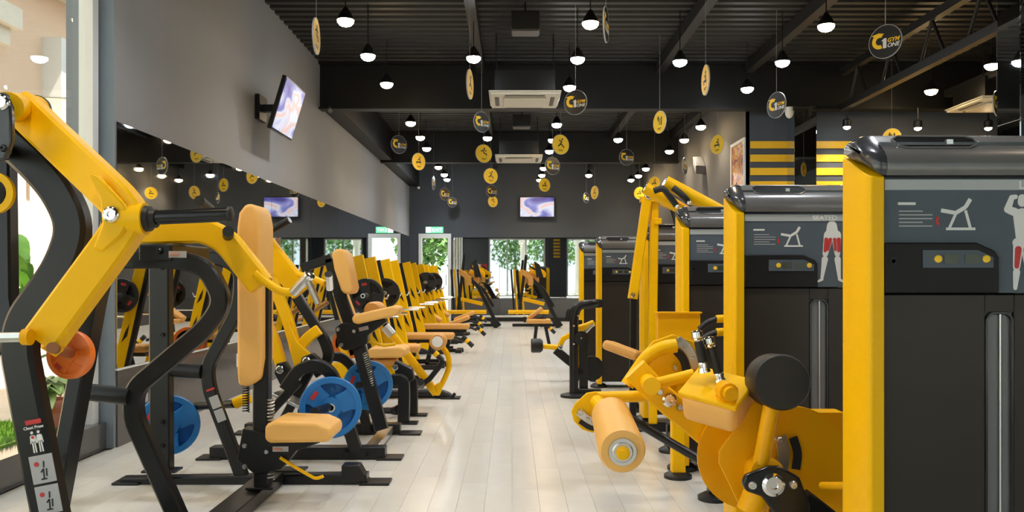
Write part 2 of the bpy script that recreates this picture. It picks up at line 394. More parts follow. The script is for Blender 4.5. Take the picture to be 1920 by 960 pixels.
for k in range(5200):
    x, yy = XG - .11 - random.random() ** 1.6 * .9, 2.4 + random.random() * 3.5; h = .018 + random.random() * .025; a = random.random() * 6.3
    dx, dy = .006 * math.cos(a), .006 * math.sin(a); lx, ly = (random.random() - .5) * .02, (random.random() - .5) * .02
    tb.add([(x - dx, yy - dy, .198), (x + dx, yy + dy, .198), (x + lx, yy + ly, .2 + h)], [(0, 1, 2)])
mk('blades', tb, 'turf', turf, smooth=False)
def leaf(mb, base, dirv, L, W, droop):
    dirv = V(dirv).normalized(); s_ = dirv.cross(Z1); s_ = s_.normalized() if s_.length > .01 else X1
    n = 5; k = len(mb.v)
    for i in range(n + 1):
        t = i / n; c = V(base) + dirv * (L * t) - Z1 * (droop * L * t * t); wd = W * math.sin(math.pi * min(1, .12 + t * .86)) ** .8 * .5
        mb.v += [c - s_ * wd + Z1 * wd * .35, c, c + s_ * wd + Z1 * wd * .35]
    for i in range(n):
        a = k + i * 3; mb.f += [(a, a + 1, a + 4, a + 3), (a + 1, a + 2, a + 5, a + 4)]
def plant(label, loc, n, L, W, elev, m, pot, potr, poth, stem=0, droop=.5, name='potted_plant'):
    t = root(name, label, 'plant', loc, 'plants outside the glass wall'); x, y_, z = loc
    if pot:
        p = mk('pot', MB().lathe((x, y_, z), Z1, [(0, potr * .7), (poth * .85, potr), (poth * .85, potr * 1.1), (poth, potr * 1.1), (poth, potr * .95), (poth * .9, potr * .9)], 20), pot, t)
    zb = z + (poth if pot else 0)
    if stem: mk('stem', MB().tube([(x, y_, zb + .003), (x + .02, y_, zb + stem * .5), (x, y_ + .02, zb + stem)], .014, 7), 'leaf', t)
    for k in range(n):
        a = k * 2.4 + random.random() * .5; e = math.radians(elev + random.uniform(-25, 25)); hb = zb + (random.uniform(.35, 1) * stem if stem else random.uniform(.005, .06))
        mb = MB(); leaf(mb, (x, y_, hb), (math.cos(a) * math.cos(e), math.sin(a) * math.cos(e), math.sin(e)), L * random.uniform(.7, 1.1), W * random.uniform(.8, 1.15), droop)
        mk('leaf', mb, m, t)
plant('tall plant with long upright green leaves behind the near yellow lever', (-3.31, 5.60, .205), 30, .36, .10, 60, 'leaf', None, 0, 0, 1.15, .35, 'dracaena')
plant('leafy plant with pale variegated leaves in a red terracotta pot', (-3.2, 5.68, .205), 34, .2, .10, 35, 'leaf_pale', 'terracotta', .11, .19, .12, .7)
plant('small trailing plant on the turf beside the blue-grey pier', (-3.16, 5.9, .205), 14, .16, .06, 30, 'leaf_pale', None, 0, 0, .15, .8, 'trailing_plant')
def tree(label, x, y_, h, r, seed):
    rd = random.Random(seed); t = root('garden_tree', label, 'tree', (x, y_, 0), 'trees outside the windows')
    mk('trunk', MB().tube([(x, y_, 0), (x + .1, y_, h * .4), (x, y_ + .1, h * .75)], .12, 8, 0, [1, .8, .5]), 'bark', t)
    mb = MB()
    for k in range(1500):
        d = V((rd.gauss(0, 1), rd.gauss(0, 1), rd.gauss(0, 1))).normalized() * r * rd.random() ** .4
        c = V((x, y_, h * .72)) + V((d.x, d.y, d.z * .85)); a = V((rd.gauss(0, 1), rd.gauss(0, 1), rd.gauss(0, 1))).normalized(); b = a.cross(Z1).normalized()
        s_ = .16; mb.add([c - a * s_, c + b * s_ * .6, c + a * s_, c - b * s_ * .6], [(0, 1, 2, 3)])
    tag(mk('foliage', mb, 'leaf_tree', t, smooth=False), kind='stuff')
for i, (x, y_) in enumerate(((-3.5, -13), (0.2, -15), (3.2, -12), (6.9, -15), (11.5, -13))):
    tree(('round green tree seen in the back mirror, furthest left', 'round green tree seen in the back mirror behind the white column', 'green tree standing outside the front window right of the column', 'green tree outside the second front window', 'green tree outside the last front window')[i], x, y_, 4.6, 1.9, i)
tree('green tree beyond the white framed glass door', -3.2, 28.5, 3.6, 1.6, 9)
for i, x in enumerate((.75, 4.3)):
    t = root('porch_column', ('round white porch column outside the front window', 'round white porch column outside the second front window')[i], 'column', (x, -7, 0), 'porch columns')
    mk('shaft', MB().lathe((x, -7, 0), Z1, [(0, .3), (.25, .3), (.25, .24), (3.3, .21), (3.3, .3), (3.6, .34)], 24), 'stone', t)

# ------------------------------------------------------------------ lamps
def downlight(px, py, warm, label):
    z = 3.84; d = (z - EYE) * F / (CY - py); x = (px - CX) / F * d
    t = root('downlight', label, 'lamp', (x, d, z), 'ceiling downlights')
    mk('stem', MB().cyl((x, d, z + .12), (x, d, ZD + .03), .006, 8), 'steelwork', t)
    mk('housing', MB().lathe((x, d, z), Z1, [(0, .07), (.0, .088), (.05, .07), (.13, .02)], 20), 'steelwork', t)
    mk('lens', MB().lathe((x, d, z), -Z1, [(0, .085), (.025, .08), (.048, .06), (.062, .025)], 18), 'lamp_warm' if warm else 'lamp_cool', t)
    l = bpy.data.lights.new('downlight_beam', 'SPOT'); l.energy = LAMP_W; l.color = (1, .84, .62) if warm else (.92, .96, 1)
    l.spot_size = math.radians(140); l.spot_blend = .8; l.shadow_soft_size = .05
    lo = bpy.data.objects.new('downlight_beam', l); COL.objects.link(lo); lo.parent = t; lo.location = (0, 0, -.08)
rows = [('left row of ceiling lights', [(648, 38, 1), (690, 104, 0), (725, 157, 1), (770, 230, 1), (788, 257, 1), (800, 278, 0), (822, 313, 1), (833, 327, 0), (838, 336, 0)]),
        ('second row of ceiling lights', [(888, 108, 0), (914, 258, 0), (926, 328, 0)]),
        ('middle row of ceiling lights', [(1107, 43, 1), (1083, 110, 0), (1068, 163, 0), (1044, 233, 0), (1036, 262, 1), (1030, 283, 0), (1019, 315, 1), (1016, 328, 1), (1012, 337, 1)]),
        ('fourth row of ceiling lights', [(1275, 115, 0), (1159, 261, 0), (1104, 328, 0)]),
        ('right row of ceiling lights', [(1549, 48, 1), (1467, 116, 0), (1401, 166, 0), (1314, 237, 1), (1283, 262, 1), (1255, 283, 1), (1211, 316, 1), (1197, 329, 1), (1183, 337, 1)]),
        ('far right row of ceiling lights', [(1860, 122, 1), (1746, 170, 1)])]
ordn = ['nearest', 'second', 'third', 'fourth', 'fifth', 'sixth', 'seventh', 'eighth', 'farthest']
for rn, ls in rows:
    for i, (px, py, wm) in enumerate(ls):
        o_ = 'farthest' if i == len(ls) - 1 else ordn[i]
        downlight(px, py, wm, '%s %s lamp in the %s' % (o_, 'warm' if wm else 'cool white', rn))
for i, (x, y_, wm) in enumerate(((-1.69, 2.6, 1), (.8, 2.8, 0), (3.25, 2.7, 1), (-1.69, 5.6, 0), (.8, 5.5, 1), (3.25, 5.6, 0), (6.2, 4.5, 1), (-.45, 4.1, 0), (2.0, 4.1, 0))):
    d = y_; downlight(CX + x * F / d, CY - 2.6 * F / d, wm, ('ceiling lamp above the nearest press machine', 'ceiling lamp above the near end of the aisle', 'ceiling lamp above the largest weight stack', 'ceiling lamp above the second press machine', 'ceiling lamp above the third weight stack', 'ceiling lamp behind the right weight stacks', 'ceiling lamp near the outer right wall', 'ceiling lamp over the aisle left of centre', 'ceiling lamp over the near weight stacks')[i])
for i, (px, py) in enumerate(((1588, 238), (1721, 240), (1853, 240))):
    d = 12.2; p = P(px, py, d)
    t = root('wall_washer', ('spotlight over the striped wall, next to the mirror pillar', 'middle spotlight over the striped wall', 'rightmost spotlight over the striped wall')[i], 'lamp', p, 'spotlights over the striped wall')
    mk('stem', MB().cyl(p + Z1 * .1, (p.x, p.y, 3.745), .012, 8), 'black', t)
    mk('housing', MB().lathe(p, Z1, [(0, .05), (0, .06), (.1, .06), (.12, .03)], 16), 'black', t)
    mk('lens', MB().lathe(p, -Z1, [(0, .05), (.02, .044), (.036, .018)], 16), 'lamp_warm' if i else 'lamp_cool', t)
    l = bpy.data.lights.new('beam', 'SPOT'); l.energy = 70; l.color = (1, .86, .68); l.spot_size = 2.4; l.spot_blend = .9; l.shadow_soft_size = .05
    lo = bpy.data.objects.new('beam', l); COL.objects.link(lo); lo.parent = t; lo.location = (0, 0, -.06)
# ------------------------------------------------------------------ ceiling fittings
def cassette(px0, px1, d0, label):
    x0, x1 = (px0 - CX) / F * d0, (px1 - CX) / F * d0; W = x1 - x0; z = 3.60
    t = root('ceiling_air_conditioner', label, 'air conditioner', ((x0 + x1) / 2, d0 + W / 2, z), 'ceiling air conditioners')
    mk('panel', MB().prism([(x0, d0, z + .05), (x1, d0, z + .05), (x1, d0 + W, z + .05), (x0, d0 + W, z + .05)], (0, 0, .02)).bb(x0 + .02, x1 - .02, d0 + .02, d0 + W - .02, z + .02, z + .05), 'ac', t, bev=.012)
    mk('grille', MB().bb(x0 + W * .2, x1 - W * .2, d0 + W * .2, d0 + W * .8, z - .005, z + .02), 'ac', t, bev=.01)
    for a, b, c, e in ((.22, .78, .08, .14), (.22, .78, .86, .92), (.08, .14, .22, .78), (.86, .92, .22, .78)):
        mk('air_slot', MB().bb(x0 + W * a, x0 + W * b, d0 + W * c, d0 + W * e, z + .012, z + .03), 'ac_dark', t, bev=.01)
    mk('housing', MB().bb(x0 + .08, x1 - .08, d0 + .08, d0 + W - .08, z + .07, z + .35), 'black', t)
    for xx in (x0 + .1, x1 - .1): mk('hanger', MB().cyl((xx, d0 + .15, z + .3), (xx, d0 + .15, ZD + .02), .008, 6), 'black', t)
cassette(916, 1053, 10.7, 'cream four-way ceiling air conditioner nearest, above the aisle')
cassette(928, 1018, 16.3, 'smaller looking cream air conditioner farther down the ceiling')
cassette(1842, 1978, 11.0, 'cream air conditioner at the right edge beyond the pillar')
for i, (px, py, w_, d) in enumerate(((985, 44, .33, 9.6), (978, 228, .33, 15.2))):
    c = P(px, py, d); t = root('ceiling_speaker', ('black box speaker hanging from the deck, nearest', 'black box speaker hanging beyond the first girder')[i], 'speaker', c, 'ceiling speakers')
    mk('cabinet', MB().box(c, (w_, .26, .22)), 'rubber', t, bev=.01)
    mk('grille', MB().box(c - Z1 * .115, (w_ - .03, .22, .012)), 'ac_dark', t)
    mk('hanger', MB().cyl(c + Z1 * .1, (c.x, c.y, ZD + .02), .01, 6), 'black', t)
c = P(988, 150, 12.325); t = root('vent_grille', 'thin outlined vent grille on the first girder', 'vent', c)
mk('frame', MB().box(c + Z1 * .065, (.4, .02, .012)).box(c - Z1 * .065, (.4, .02, .012)), 'ac_dark', t)
for q in (-.2, -.07, .07, .2): mk('bar', MB().box(c + X1 * q, (.012, .02, .13)), 'ac_dark', t)
c = P(1320, 318, 15.6); t = root('wall_speaker', 'small pale wall speaker high on the right grey wall', 'speaker', c)
mk('cabinet', MB().prism([(XS - .001, 15.5, c.z - .11), (XS - .2, 15.45, c.z - .10), (XS - .2, 15.7, c.z + .1), (XS - .001, 15.75, c.z + .12)], (0, 0, .16)), 'slot', t, bev=.01)
c = P(1480, 214, 11.9); t = root('dome_camera', 'pale dome camera beside the mirror pillar under the girder', 'camera', c)
mk('mount', MB().cyl(c + Z1 * .04, (c.x, c.y, c.z + .1), .05, 16), 'ac', t)
mk('dome', MB().lathe(c + Z1 * .04, -Z1, [(0, .06), (.04, .058), (.08, .04), (.1, .012)], 18), 'ac', t)
mk('bracket', MB().tube([c + Z1 * .09, (c.x, 12.30, c.z + .09), (c.x, 12.30, 3.745)], .014, 8), 'ac', t)
c = P(617, 205, 12.1); t = root('bullet_camera', 'small dark camera at the left end of the first girder', 'camera', c)
mk('body', MB().cyl(c, c + V((.05, -.14, -.05)), .035, 14), 'ac_dark', t); mk('mount', MB().rbar([c, c + V((-.02, .16, .08))], .03, .03, X1), 'black', t)
c = P(783, 351, YB - .06); t = root('mini_camera', 'tiny white camera on the back wall near the corner', 'camera', c)
mk('body', MB().cyl(c, c + V((.05, -.12, -.03)), .035, 12), 'white', t); mk('mount', MB().cyl(c, c + V((0, .065, .03)), .02, 8), 'white', t)
# exit sign
z0 = DT + .02; t = root('exit_sign', 'green and white lit exit sign above the glass door', 'sign', (-2.16, YB - .04, z0))
mk('box', MB().bb(-2.42, -1.93, YB - .05, YB - .001, z0, z0 + .17), 'exit_green', t, bev=.004)
mk('pictogram_field', MB().bb(-2.41, -2.27, YB - .053, YB - .05, z0 + .01, z0 + .16), 'exit_white', t)
lettering('EXIT', .14, (-2.24, YB - .053, z0 + .035), X1, Z1, 'exit_white', t)
# televisions
def tv(name, label, c, xa, up, W, H, mount):
    n = V(xa).cross(V(up)).normalized(); c = V(c); t = root(name, label, 'television', c, 'wall televisions'); ax = (V(xa), V(up), n)
    mk('casing', MB().box(c - n * .03, (W, H, .05), ax), 'gloss_black', t, bev=.006)
    mk('screen', MB().box(c - n * .002, (W - .04, H - .045, .004), ax), 'screen', t, smooth=False)
    mk('bracket', MB().rbar([c - n * .05, mount], .10, .08, up).box(mount, (.28, .28, .05), ((Y1, Z1, X1) if abs(n.x) > .5 else (X1, Z1, Y1))), 'black', t)
    return t
tv('television', 'wall television on the back wall showing a bluish picture', (.70, YB - .15, EYE + 130 / F * YB), X1, Z1, .98, .58, V((.7, YB - .03, EYE + 130 / F * YB)))
upv = V((.30, 0, 1)).normalized()
tv('television', 'tilted wall television high on the left grey wall', P(543, 206, 9.35), (0, 1, 0), upv, .82, .60, V((XL + .03, 9.35, 3.15)))
# framed picture on the stub wall
pb = MB(); y0, y1, z0, z1 = 12.85, 13.65, 2.2, 3.42
t = root('framed_poster', 'white framed red and orange poster on the grey side wall', 'poster', (XS, 13.25, z0))
for a in ((y0, y1, z0, z0 + .05), (y0, y1, z1 - .05, z1), (y0, y0 + .05, z0 + .05, z1 - .05), (y1 - .05, y1, z0 + .05, z1 - .05)):
    mk('frame_rail', MB().bb(XS - .03, XS - .001, a[0], a[1], a[2], a[3]), 'white', t)
mk('print', MB().bb(XS - .015, XS - .002, y0 + .05, y1 - .05, z0 + .05, z1 - .05), 'poster', t, smooth=False)
t = root('pier_poster', 'red and white poster seen in the back mirror', 'poster', (-1.9, YF, 1.3))
mk('sheet', MB().bb(-2.3, -1.9, YF + .004, YF + .014, 1.2, 2.0), 'white', t); mk('red_field', MB().bb(-1.9, -1.5, YF + .004, YF + .014, 1.2, 2.0), 'red', t)
# hanging discs
def ring2d(r0, r1, a0, a1, n=14):
    return [(r1 * math.cos(a0 + (a1 - a0) * i / n), r1 * math.sin(a0 + (a1 - a0) * i / n)) for i in range(n + 1)] + [(r0 * math.cos(a1 + (a0 - a1) * i / n), r0 * math.sin(a1 + (a0 - a1) * i / n)) for i in range(n + 1)]
def ext(polys, th=.0015):
    mb = MB()
    for ip, p in enumerate(polys):
        k0 = len(mb.v)
        if isinstance(p, tuple):      # ring: quads
            n = len(p) // 2; k = len(mb.v)
            for y_ in (0, -th): mb.v += [V((a, y_, b)) for a, b in p]
            m = len(p)
            for i in range(n - 1):
                a, b, c_, d_ = i, i + 1, m - 2 - i, m - 1 - i
                mb.f.append((k + m + a, k + m + b, k + m + c_, k + m + d_))
            for i in range(m): mb.f.append((k + i, k + (i + 1) % m, k + (i + 1) % m + m, k + i + m))
        else: mb.prism([(a, 0, b) for a, b in p], (0, -th, 0))
        for v_ in mb.v[k0:]: v_.y -= ip * .00012
    return mb
def stroke(pts, w_):
    out = []
    for (a, b), (c_, d_) in zip(pts, pts[1:]):
        l = math.hypot(c_ - a, d_ - b) or 1; nx, ny = -(d_ - b) / l * w_, (c_ - a) / l * w_
        out.append([(a + nx, b + ny), (c_ + nx, d_ + ny), (c_ - nx, d_ - ny), (a - nx, b - ny)])
    return out
def limb(x0, y0, r0, x1, y1, r1, n=6):
    a = math.atan2(y1 - y0, x1 - x0); h = math.pi / 2
    return [(x0 + r0 * math.cos(a + h + math.pi * i / n), y0 + r0 * math.sin(a + h + math.pi * i / n)) for i in range(n + 1)] + [(x1 + r1 * math.cos(a - h + math.pi * i / n), y1 + r1 * math.sin(a - h + math.pi * i / n)) for i in range(n + 1)]
def dot(x, y_, r): return [(x + r * math.cos(i * math.pi / 4), y_ + r * math.sin(i * math.pi / 4)) for i in range(8)]
R_ = math.radians
logo_G = [tuple((a - .052, b + .010) for a, b in ring2d(.036, .072, R_(62), R_(290))), [(-.01, .075), (-.06, .088), (-.13, .074), (-.10, .058), (-.118, .048), (-.05, .045)]]
logo_1 = [[(-.020, -.062), (.014, -.062), (.014, .030), (-.010, .030), (-.036, .008), (-.020, .008)]]
pict = [stroke([(-.06, .03), (-.01, .045), (.0, -.005), (.045, -.01), (.05, -.045)], .009) + stroke([(.0, .06), (.05, .03)], .007) + [dot(.005, .075, .016)],
        stroke([(.02, .05), (.0, .0), (-.045, -.04)], .01) + stroke([(.0, .0), (.04, -.025), (.06, -.06)], .009) + stroke([(.015, .04), (-.03, .06)], .007) + [dot(.03, .075, .015)],
        stroke([(-.06, -.02), (.05, -.02)], .012) + stroke([(.03, -.01), (.02, .04), (-.02, .02)], .009) + stroke([(-.05, -.03), (-.05, -.055)], .007) + stroke([(.045, -.03), (.045, -.055)], .007) + [dot(.025, .065, .015)],
        stroke([(-.055, .045), (.0, .04), (.0, -.05)], .007) + stroke([(.045, .06), (.045, -.055)], .012) + [dot(-.03, .065, .014)] + stroke([(-.03, .045), (-.03, -.0)], .008)]
lines = [[(-.05, -.088), (.05, -.088), (.05, -.08), (-.05, -.08)], [(-.035, -.105), (.035, -.105), (.035, -.098), (-.035, -.098)]]
cache = {}
def shared(key, mb, m):
    if key not in cache:
        me = bpy.data.meshes.new(key); me.from_pydata(mb.v, [], mb.f)
        bm = bmesh.new(); bm.from_mesh(me); bmesh.ops.recalc_face_normals(bm, faces=bm.faces); bm.to_mesh(me); bm.free()
        me.materials.append(MATS[m]); cache[key] = me
    return cache[key]
def link(name, me, parent, loc=(0, 0, 0), rz=0, sc=1):
    o = bpy.data.objects.new(name, me); COL.objects.link(o); o.parent = parent; o.location = loc; o.rotation_euler = (0, 0, rz); o.scale = (sc,) * 3
    return o
tx_gym = text_mesh('GYM', .058, .25, .0012); tx_one = text_mesh('ONE', .058, .25, .0012)
gm = tx_gym.copy(); gm.materials.append(MATS['sign_yellow']); om = tx_one.copy(); om.materials.append(MATS['print_white'])
def sign(px, py, h, w_, kind, var, label, flip=1):
    z = 3.3; d = (z - EYE) * F / (CY - py); x = (px - CX) / F * d; dia = min(.345, max(.27, h * d / F)); sc = dia / .31
    t = root('hanging_disc', label, 'sign', (x, d, z), 'round signs hanging from the ceiling')
    view = math.atan2(-x, d); t.rotation_euler = (0, 0, view + flip * math.acos(min(1, w_ / h)))
    link('disc', shared('disc_' + kind, MB().lathe((0, .005, 0), -Y1, [(0, .148), (.0, .155), (.01, .155), (.01, .148)], 40), 'sign_yellow' if kind == 'y' else 'sign_black'), t, sc=sc)
    link('rim', shared('rim', MB().add(*(lambda n: ([(r * math.cos(6.2832 * i / n), yy, r * math.sin(6.2832 * i / n)) for r, yy in ((.153, -.0062), (.1575, -.0062), (.1575, .0062), (.153, .0062)) for i in range(n)],
        [(a * n + i, a * n + (i + 1) % n, ((a + 1) % 4) * n + (i + 1) % n, ((a + 1) % 4) * n + i) for a in range(4) for i in range(n)]))(40)), 'grey_card'), t, sc=sc)
    for k, rz in enumerate((0, math.pi)):
        yo = (-.0052 if k == 0 else .0052) * sc
        if kind == 'b':
            link('logo_letter', shared('logoG', ext(logo_G), 'sign_yellow'), t, (0, yo, 0), rz, sc); link('logo_numeral', shared('logo1', ext(logo_1), 'print_white'), t, (0, yo * 1.3, 0), rz, sc)
            for me, zz in ((gm, -.012), (om, -.060)):
                o = link('logo_word', me, t, (0, 0, 0), 0, sc); M = Matrix.Rotation(rz, 4, 'Z') @ Matrix.Translation((.019 * sc, -.0072 * sc, zz * sc)) @ Matrix.Rotation(math.pi / 2, 4, 'X') @ Matrix.Scale(sc * .92, 4); o.matrix_local = M
        else:
            link('pictogram', shared('pict%d' % var, ext(pict[var]), 'print_dark'), t, (0, yo, .01 * sc), rz, sc); link('caption_lines', shared('cap_l', ext(lines), 'print_dark'), t, (0, yo, 0), rz, sc)
    hz = ZD + .03 - z
    link('wire', shared('wire%d' % round(sc * 1000), MB().cyl((0, 0, .15 * sc), (0, 0, hz), .0018, 5), 'grey_card'), t)
S = [(1660, 78, 62, 56, 'b', 0, 'largest black disc sign with the yellow G1 logo, upper right', -1), (1079, 192, 46, 42, 'b', 0, 'black G1 logo disc just right of the near air conditioner', -1), (1456, 197, 48, 33, 'b', 0, 'black G1 logo disc left of the mirror pillar top', -1),
 (903, 229, 36, 28, 'b', 0, 'black G1 logo disc left of the near air conditioner', 1), (748, 271, 34, 29, 'b', 0, 'black G1 logo disc nearest the left wall', 1), (834, 364, 23, 18, 'b', 0, 'small black G1 disc before the back wall, upper of a left pair', 1),
 (848, 379, 19, 17, 'b', 0, 'smallest black G1 disc before the back wall, lower of a left pair', 1), (922, 359, 22, 20, 'b', 0, 'small black G1 disc directly above a yellow one', 1), (1036, 311, 33, 27, 'b', 0, 'black G1 logo disc at the end of the far air conditioner', 1),
 (1175, 295, 30, 27, 'b', 0, 'black G1 logo disc right of the far bay, above the yellow tubes', 1), (1284, 311, 31, 9, 'b', 0, 'black logo disc turned almost edge-on by the right wall', 1), (1099, 371, 19, 10, 'b', 0, 'half-turned small black disc beside the back television', 1),
 (1869, 194, 47, 12, 'b', 0, 'disc turned edge-on beside the air conditioner at the right edge', 1), (1136, 46, 66, 9, 'b', 0, 'large black disc seen edge-on beside the brightest middle lamp', 1), (813, 343, 26, 6, 'b', 0, 'thin edge-on disc near the left end of the back wall', 1),
 (593, 68, 67, 13, 'y', 0, 'yellow disc turned edge-on at the top left', 1), (881, 158, 55, 12, 'y', 1, 'disc turned edge-on below the lamp left of the air conditioner', 1), (1323, 150, 56, 14, 'y', 2, 'yellow disc turned edge-on at upper right', -1),
 (1237, 229, 42, 23, 'y', 3, 'half-turned yellow disc with a machine pictogram at right', -1), (1345, 271, 36, 25, 'y', 2, 'yellow disc with a bench pictogram next to the framed poster', -1), (785, 303, 32, 24, 'y', 2, 'yellow disc with a bench pictogram near the left wall', 1),
 (907, 288, 34, 30, 'y', 0, 'yellow disc with a kicking figure left of the far air conditioner', 1), (920, 330, 29, 26, 'y', 1, 'yellow disc with a walking figure, above a black one', 1), (1051, 271, 37, 31, 'y', 1, 'yellow disc with a lunging figure above the far air conditioner', 1),
 (1021, 347, 25, 21, 'y', 2, 'yellow disc above the back wall television', 1), (924, 378, 21, 18, 'y', 0, 'lowest yellow disc before the back wall, under a black one', 1), (1115, 361, 25, 14, 'y', 1, 'half-turned small yellow disc right of the back television', -1),
 (1672, 258, 34, 32, 'y', 3, 'yellow disc half hidden behind the largest weight stack', -1), (1227, 343, 24, 21, 'y', 2, 'yellow disc right above the yellow tube ends', -1), (1199, 362, 23, 20, 'y', 2, 'yellow disc left of the yellow tube frame top', -1)]
for s_ in S: sign(*s_)
# discs that only the left mirror shows
for i, (x, y_) in enumerate(((6.2, 9.6), (6.9, 10.6), (7.2, 9.0), (5.6, 8.2), (7.4, 11.3))):
    d = y_; sign(CX + x * F / d, CY - 2.06 * F / d, 48, 46, 'yybyy'[i], i % 4, ('yellow disc deep in the right bay, first of those in the mirror', 'yellow disc deep in the right bay beside the striped wall', 'black logo disc in the right bay seen in the left mirror', 'yellow disc in the right bay nearest the mirror pillar', 'yellow disc in the right bay farthest right')[i], -1)
# ------------------------------------------------------------------ weight stack towers on the right
def tower(X0, d, label, title, var):
    W, Dp = .80, .30; t = root('weight_stack_tower', label, 'weight machine', (X0 + .4, d + .2, 0), 'weight stack towers along the aisle')
    L = lambda x, y_, z: V((X0 + x, d + y_, z))
    for sgn in (0, 1):
        m = (lambda x: W - x) if sgn else (lambda x: x)
        plan = [(.066, .012), (.076, 0), (.116, 0), (.116, .20), (.066, .20)]
        vs = [L(m(x), y_, .045) for x, y_ in plan] + [L(m(x), y_, 1.548 + y_ * .45) for x, y_ in plan]
        n = 5; po = mk('post', MB().add(vs, [tuple(range(n)), tuple(range(n, 2 * n))] + [(i, (i + 1) % n, (i + 1) % n + n, i + n) for i in range(n)]), 'yellow', t, bev=.004)
        mk('foot', MB().lathe(L(m(.09), .10, 0), Z1, [(0, .095), (.02, .095), (.045, .06)], 24), 'rubber', po)
    mk('shroud', MB().bb(X0 + .116, X0 + .435, d + .018, d + Dp, .07, 1.185).bb(X0 + .525, X0 + W - .116, d + .018, d + Dp, .07, 1.185).bb(X0 + .435, X0 + .525, d + .018, d + Dp, .07, .30).bb(X0 + .435, X0 + .525, d + .018, d + Dp, 1.13, 1.185), 'shroud', t, bev=.003)
    mk('weight_slot', MB().bb(X0 + .437, X0 + .523, d + .028, d + .062, .30, 1.13), 'slot', t)
    mk('slot_frame', MB().tube([L(.440, .022, .3), L(.440, .022, 1.11), L(.455, .022, 1.128), L(.505, .022, 1.128), L(.52, .022, 1.11), L(.52, .022, .3)], .006, 6, .01), 'gloss_black', t)
    mk('guide_rod', MB().cyl(L(.484, .022, .30), L(.484, .022, 1.13), .0035, 10), 'steel', t)
    mk('side_panel', MB().bb(X0 + .12, X0 + W - .12, d + Dp, d + Dp + .02, .07, 1.54), 'shroud', t)
    # placard
    pl = mk('placard', MB().bb(X0 + .118, X0 + W - .118, d + .012, d + Dp, 1.19, 1.545), 'placard', t, bev=.003)
    mk('header_strip', MB().bb(X0 + .12, X0 + W - .12, d + .008, d + .012, 1.508, 1.54), 'placard_head', pl)
    bz = [(.118, 1.19), (.118, 1.345), (.40, 1.345), (.455, 1.32), (.468, 1.30), (.468, 1.19)]
    mk('bezel', MB().prism([L(x, .012, z) for x, z in bz], (0, -.012, 0)), 'bezel', pl, bev=.004)
    cp = mk('counter', MB().prism([L(x, 0, z) for x, z in ((.232, 1.268), (.232, 1.352 - .03), (.40, 1.352 - .03), (.448, 1.30), (.448, 1.268))], (0, -.004, 0)), 'placard', pl)
    for x in (.318, .382): mk('display', MB().bb(X0 + x - .022, X0 + x + .022, d - .006, d - .004, 1.281, 1.309), 'lcd', cp)
    for x in (.278, .426): mk('button', MB().lathe(L(x, -.004, 1.295), -Y1, [(0, .012), (.004, .011), (.005, .006)], 14), 'sign_yellow', cp)
    mk('lock_hole', MB().lathe(L(.143, 0, 1.288), -Y1, [(0, .010), (.002, .010), (.002, .007), (-.0, .006)], 14), 'rubber', pl)
    mk('heading_line', MB().bb(X0 + .162, X0 + .216, d + .010, d + .012, 1.462, 1.470), 'print_white', pl)
    for k in range(5): mk('text_line', MB().bb(X0 + .165, X0 + .268 - (.03 if k in (0, 3) else 0), d + .0105, d + .012, 1.441 - k * .0115, 1.4445 - k * .0115), 'grey_card', pl)
    ic = [[(a + .34, b + 1.425) for a, b in q] for q in stroke([(-.045, .02), (.0, .012), (.03, .03), (.045, .055)], .006) + stroke([(.0, .01), (-.02, -.035)], .004) + stroke([(.03, .02), (.045, -.035)], .004) + stroke([(-.03, -.037), (.06, -.037)], .004)]
    e = ext(ic, .002); e.v = [V((v_.x + X0, v_.y + d + .012, v_.z)) for v_ in e.v]; mk('machine_diagram', e, 'print_white', pl, smooth=False)
    e = ext(stroke([(.285, 1.425), (.28, 1.41), (.288, 1.40)], .004), .002); e.v = [V((v_.x + X0, v_.y + d + .012, v_.z)) for v_ in e.v]; mk('motion_arrow', e, 'red', pl, smooth=False)
    # muscle figure
    if var == 0:
        body = [limb(.545, 1.425, .027, .545, 1.36, .019), limb(.53, 1.345, .015, .56, 1.345, .015), limb(.522, 1.44, .013, .500, 1.448, .011), limb(.500, 1.448, .011, .513, 1.485, .008), limb(.513, 1.485, .008, .524, 1.487, .007), limb(.568, 1.44, .013, .592, 1.448, .011), limb(.592, 1.448, .011, .578, 1.485, .008), limb(.545, 1.47, .014, .545, 1.482, .013),
            limb(.533, 1.335, .016, .527, 1.27, .011), limb(.527, 1.255, .011, .523, 1.205, .006), limb(.557, 1.335, .016, .563, 1.27, .011), limb(.563, 1.255, .011, .568, 1.205, .006)]
        red = [limb(.532, 1.325, .010, .527, 1.272, .007), limb(.558, 1.325, .010, .563, 1.272, .007)]
    else:
        body = [limb(.54, 1.485, .024, .54, 1.45, .030), limb(.525, 1.44, .024, .508, 1.35, .013), limb(.506, 1.325, .015, .492, 1.235, .007), limb(.56, 1.44, .024, .566, 1.35, .013), limb(.567, 1.325, .015, .575, 1.235, .007), limb(.492, 1.228, .007, .474, 1.218, .005), limb(.575, 1.228, .007, .592, 1.218, .005)]
        red = [limb(.512, 1.42, .009, .506, 1.365, .007), limb(.531, 1.42, .008, .519, 1.37, .006), limb(.552, 1.42, .008, .556, 1.37, .006), limb(.572, 1.42, .009, .572, 1.365, .007)]
    for nm, po, m_, yy in (('body_figure', body, 'print_white', .012), ('muscle_marks', red, 'red', .010)):
        e = ext(po, .002); e.v = [V((v_.x + X0, v_.y + d + yy, v_.z)) for v_ in e.v]; mk(nm, e, m_, pl, smooth=False)
    if title: lettering(title, .034, L(.533 if title == 'L' else .445, .0075, 1.512), X1, Z1, 'print_white', pl, 0, .0008)
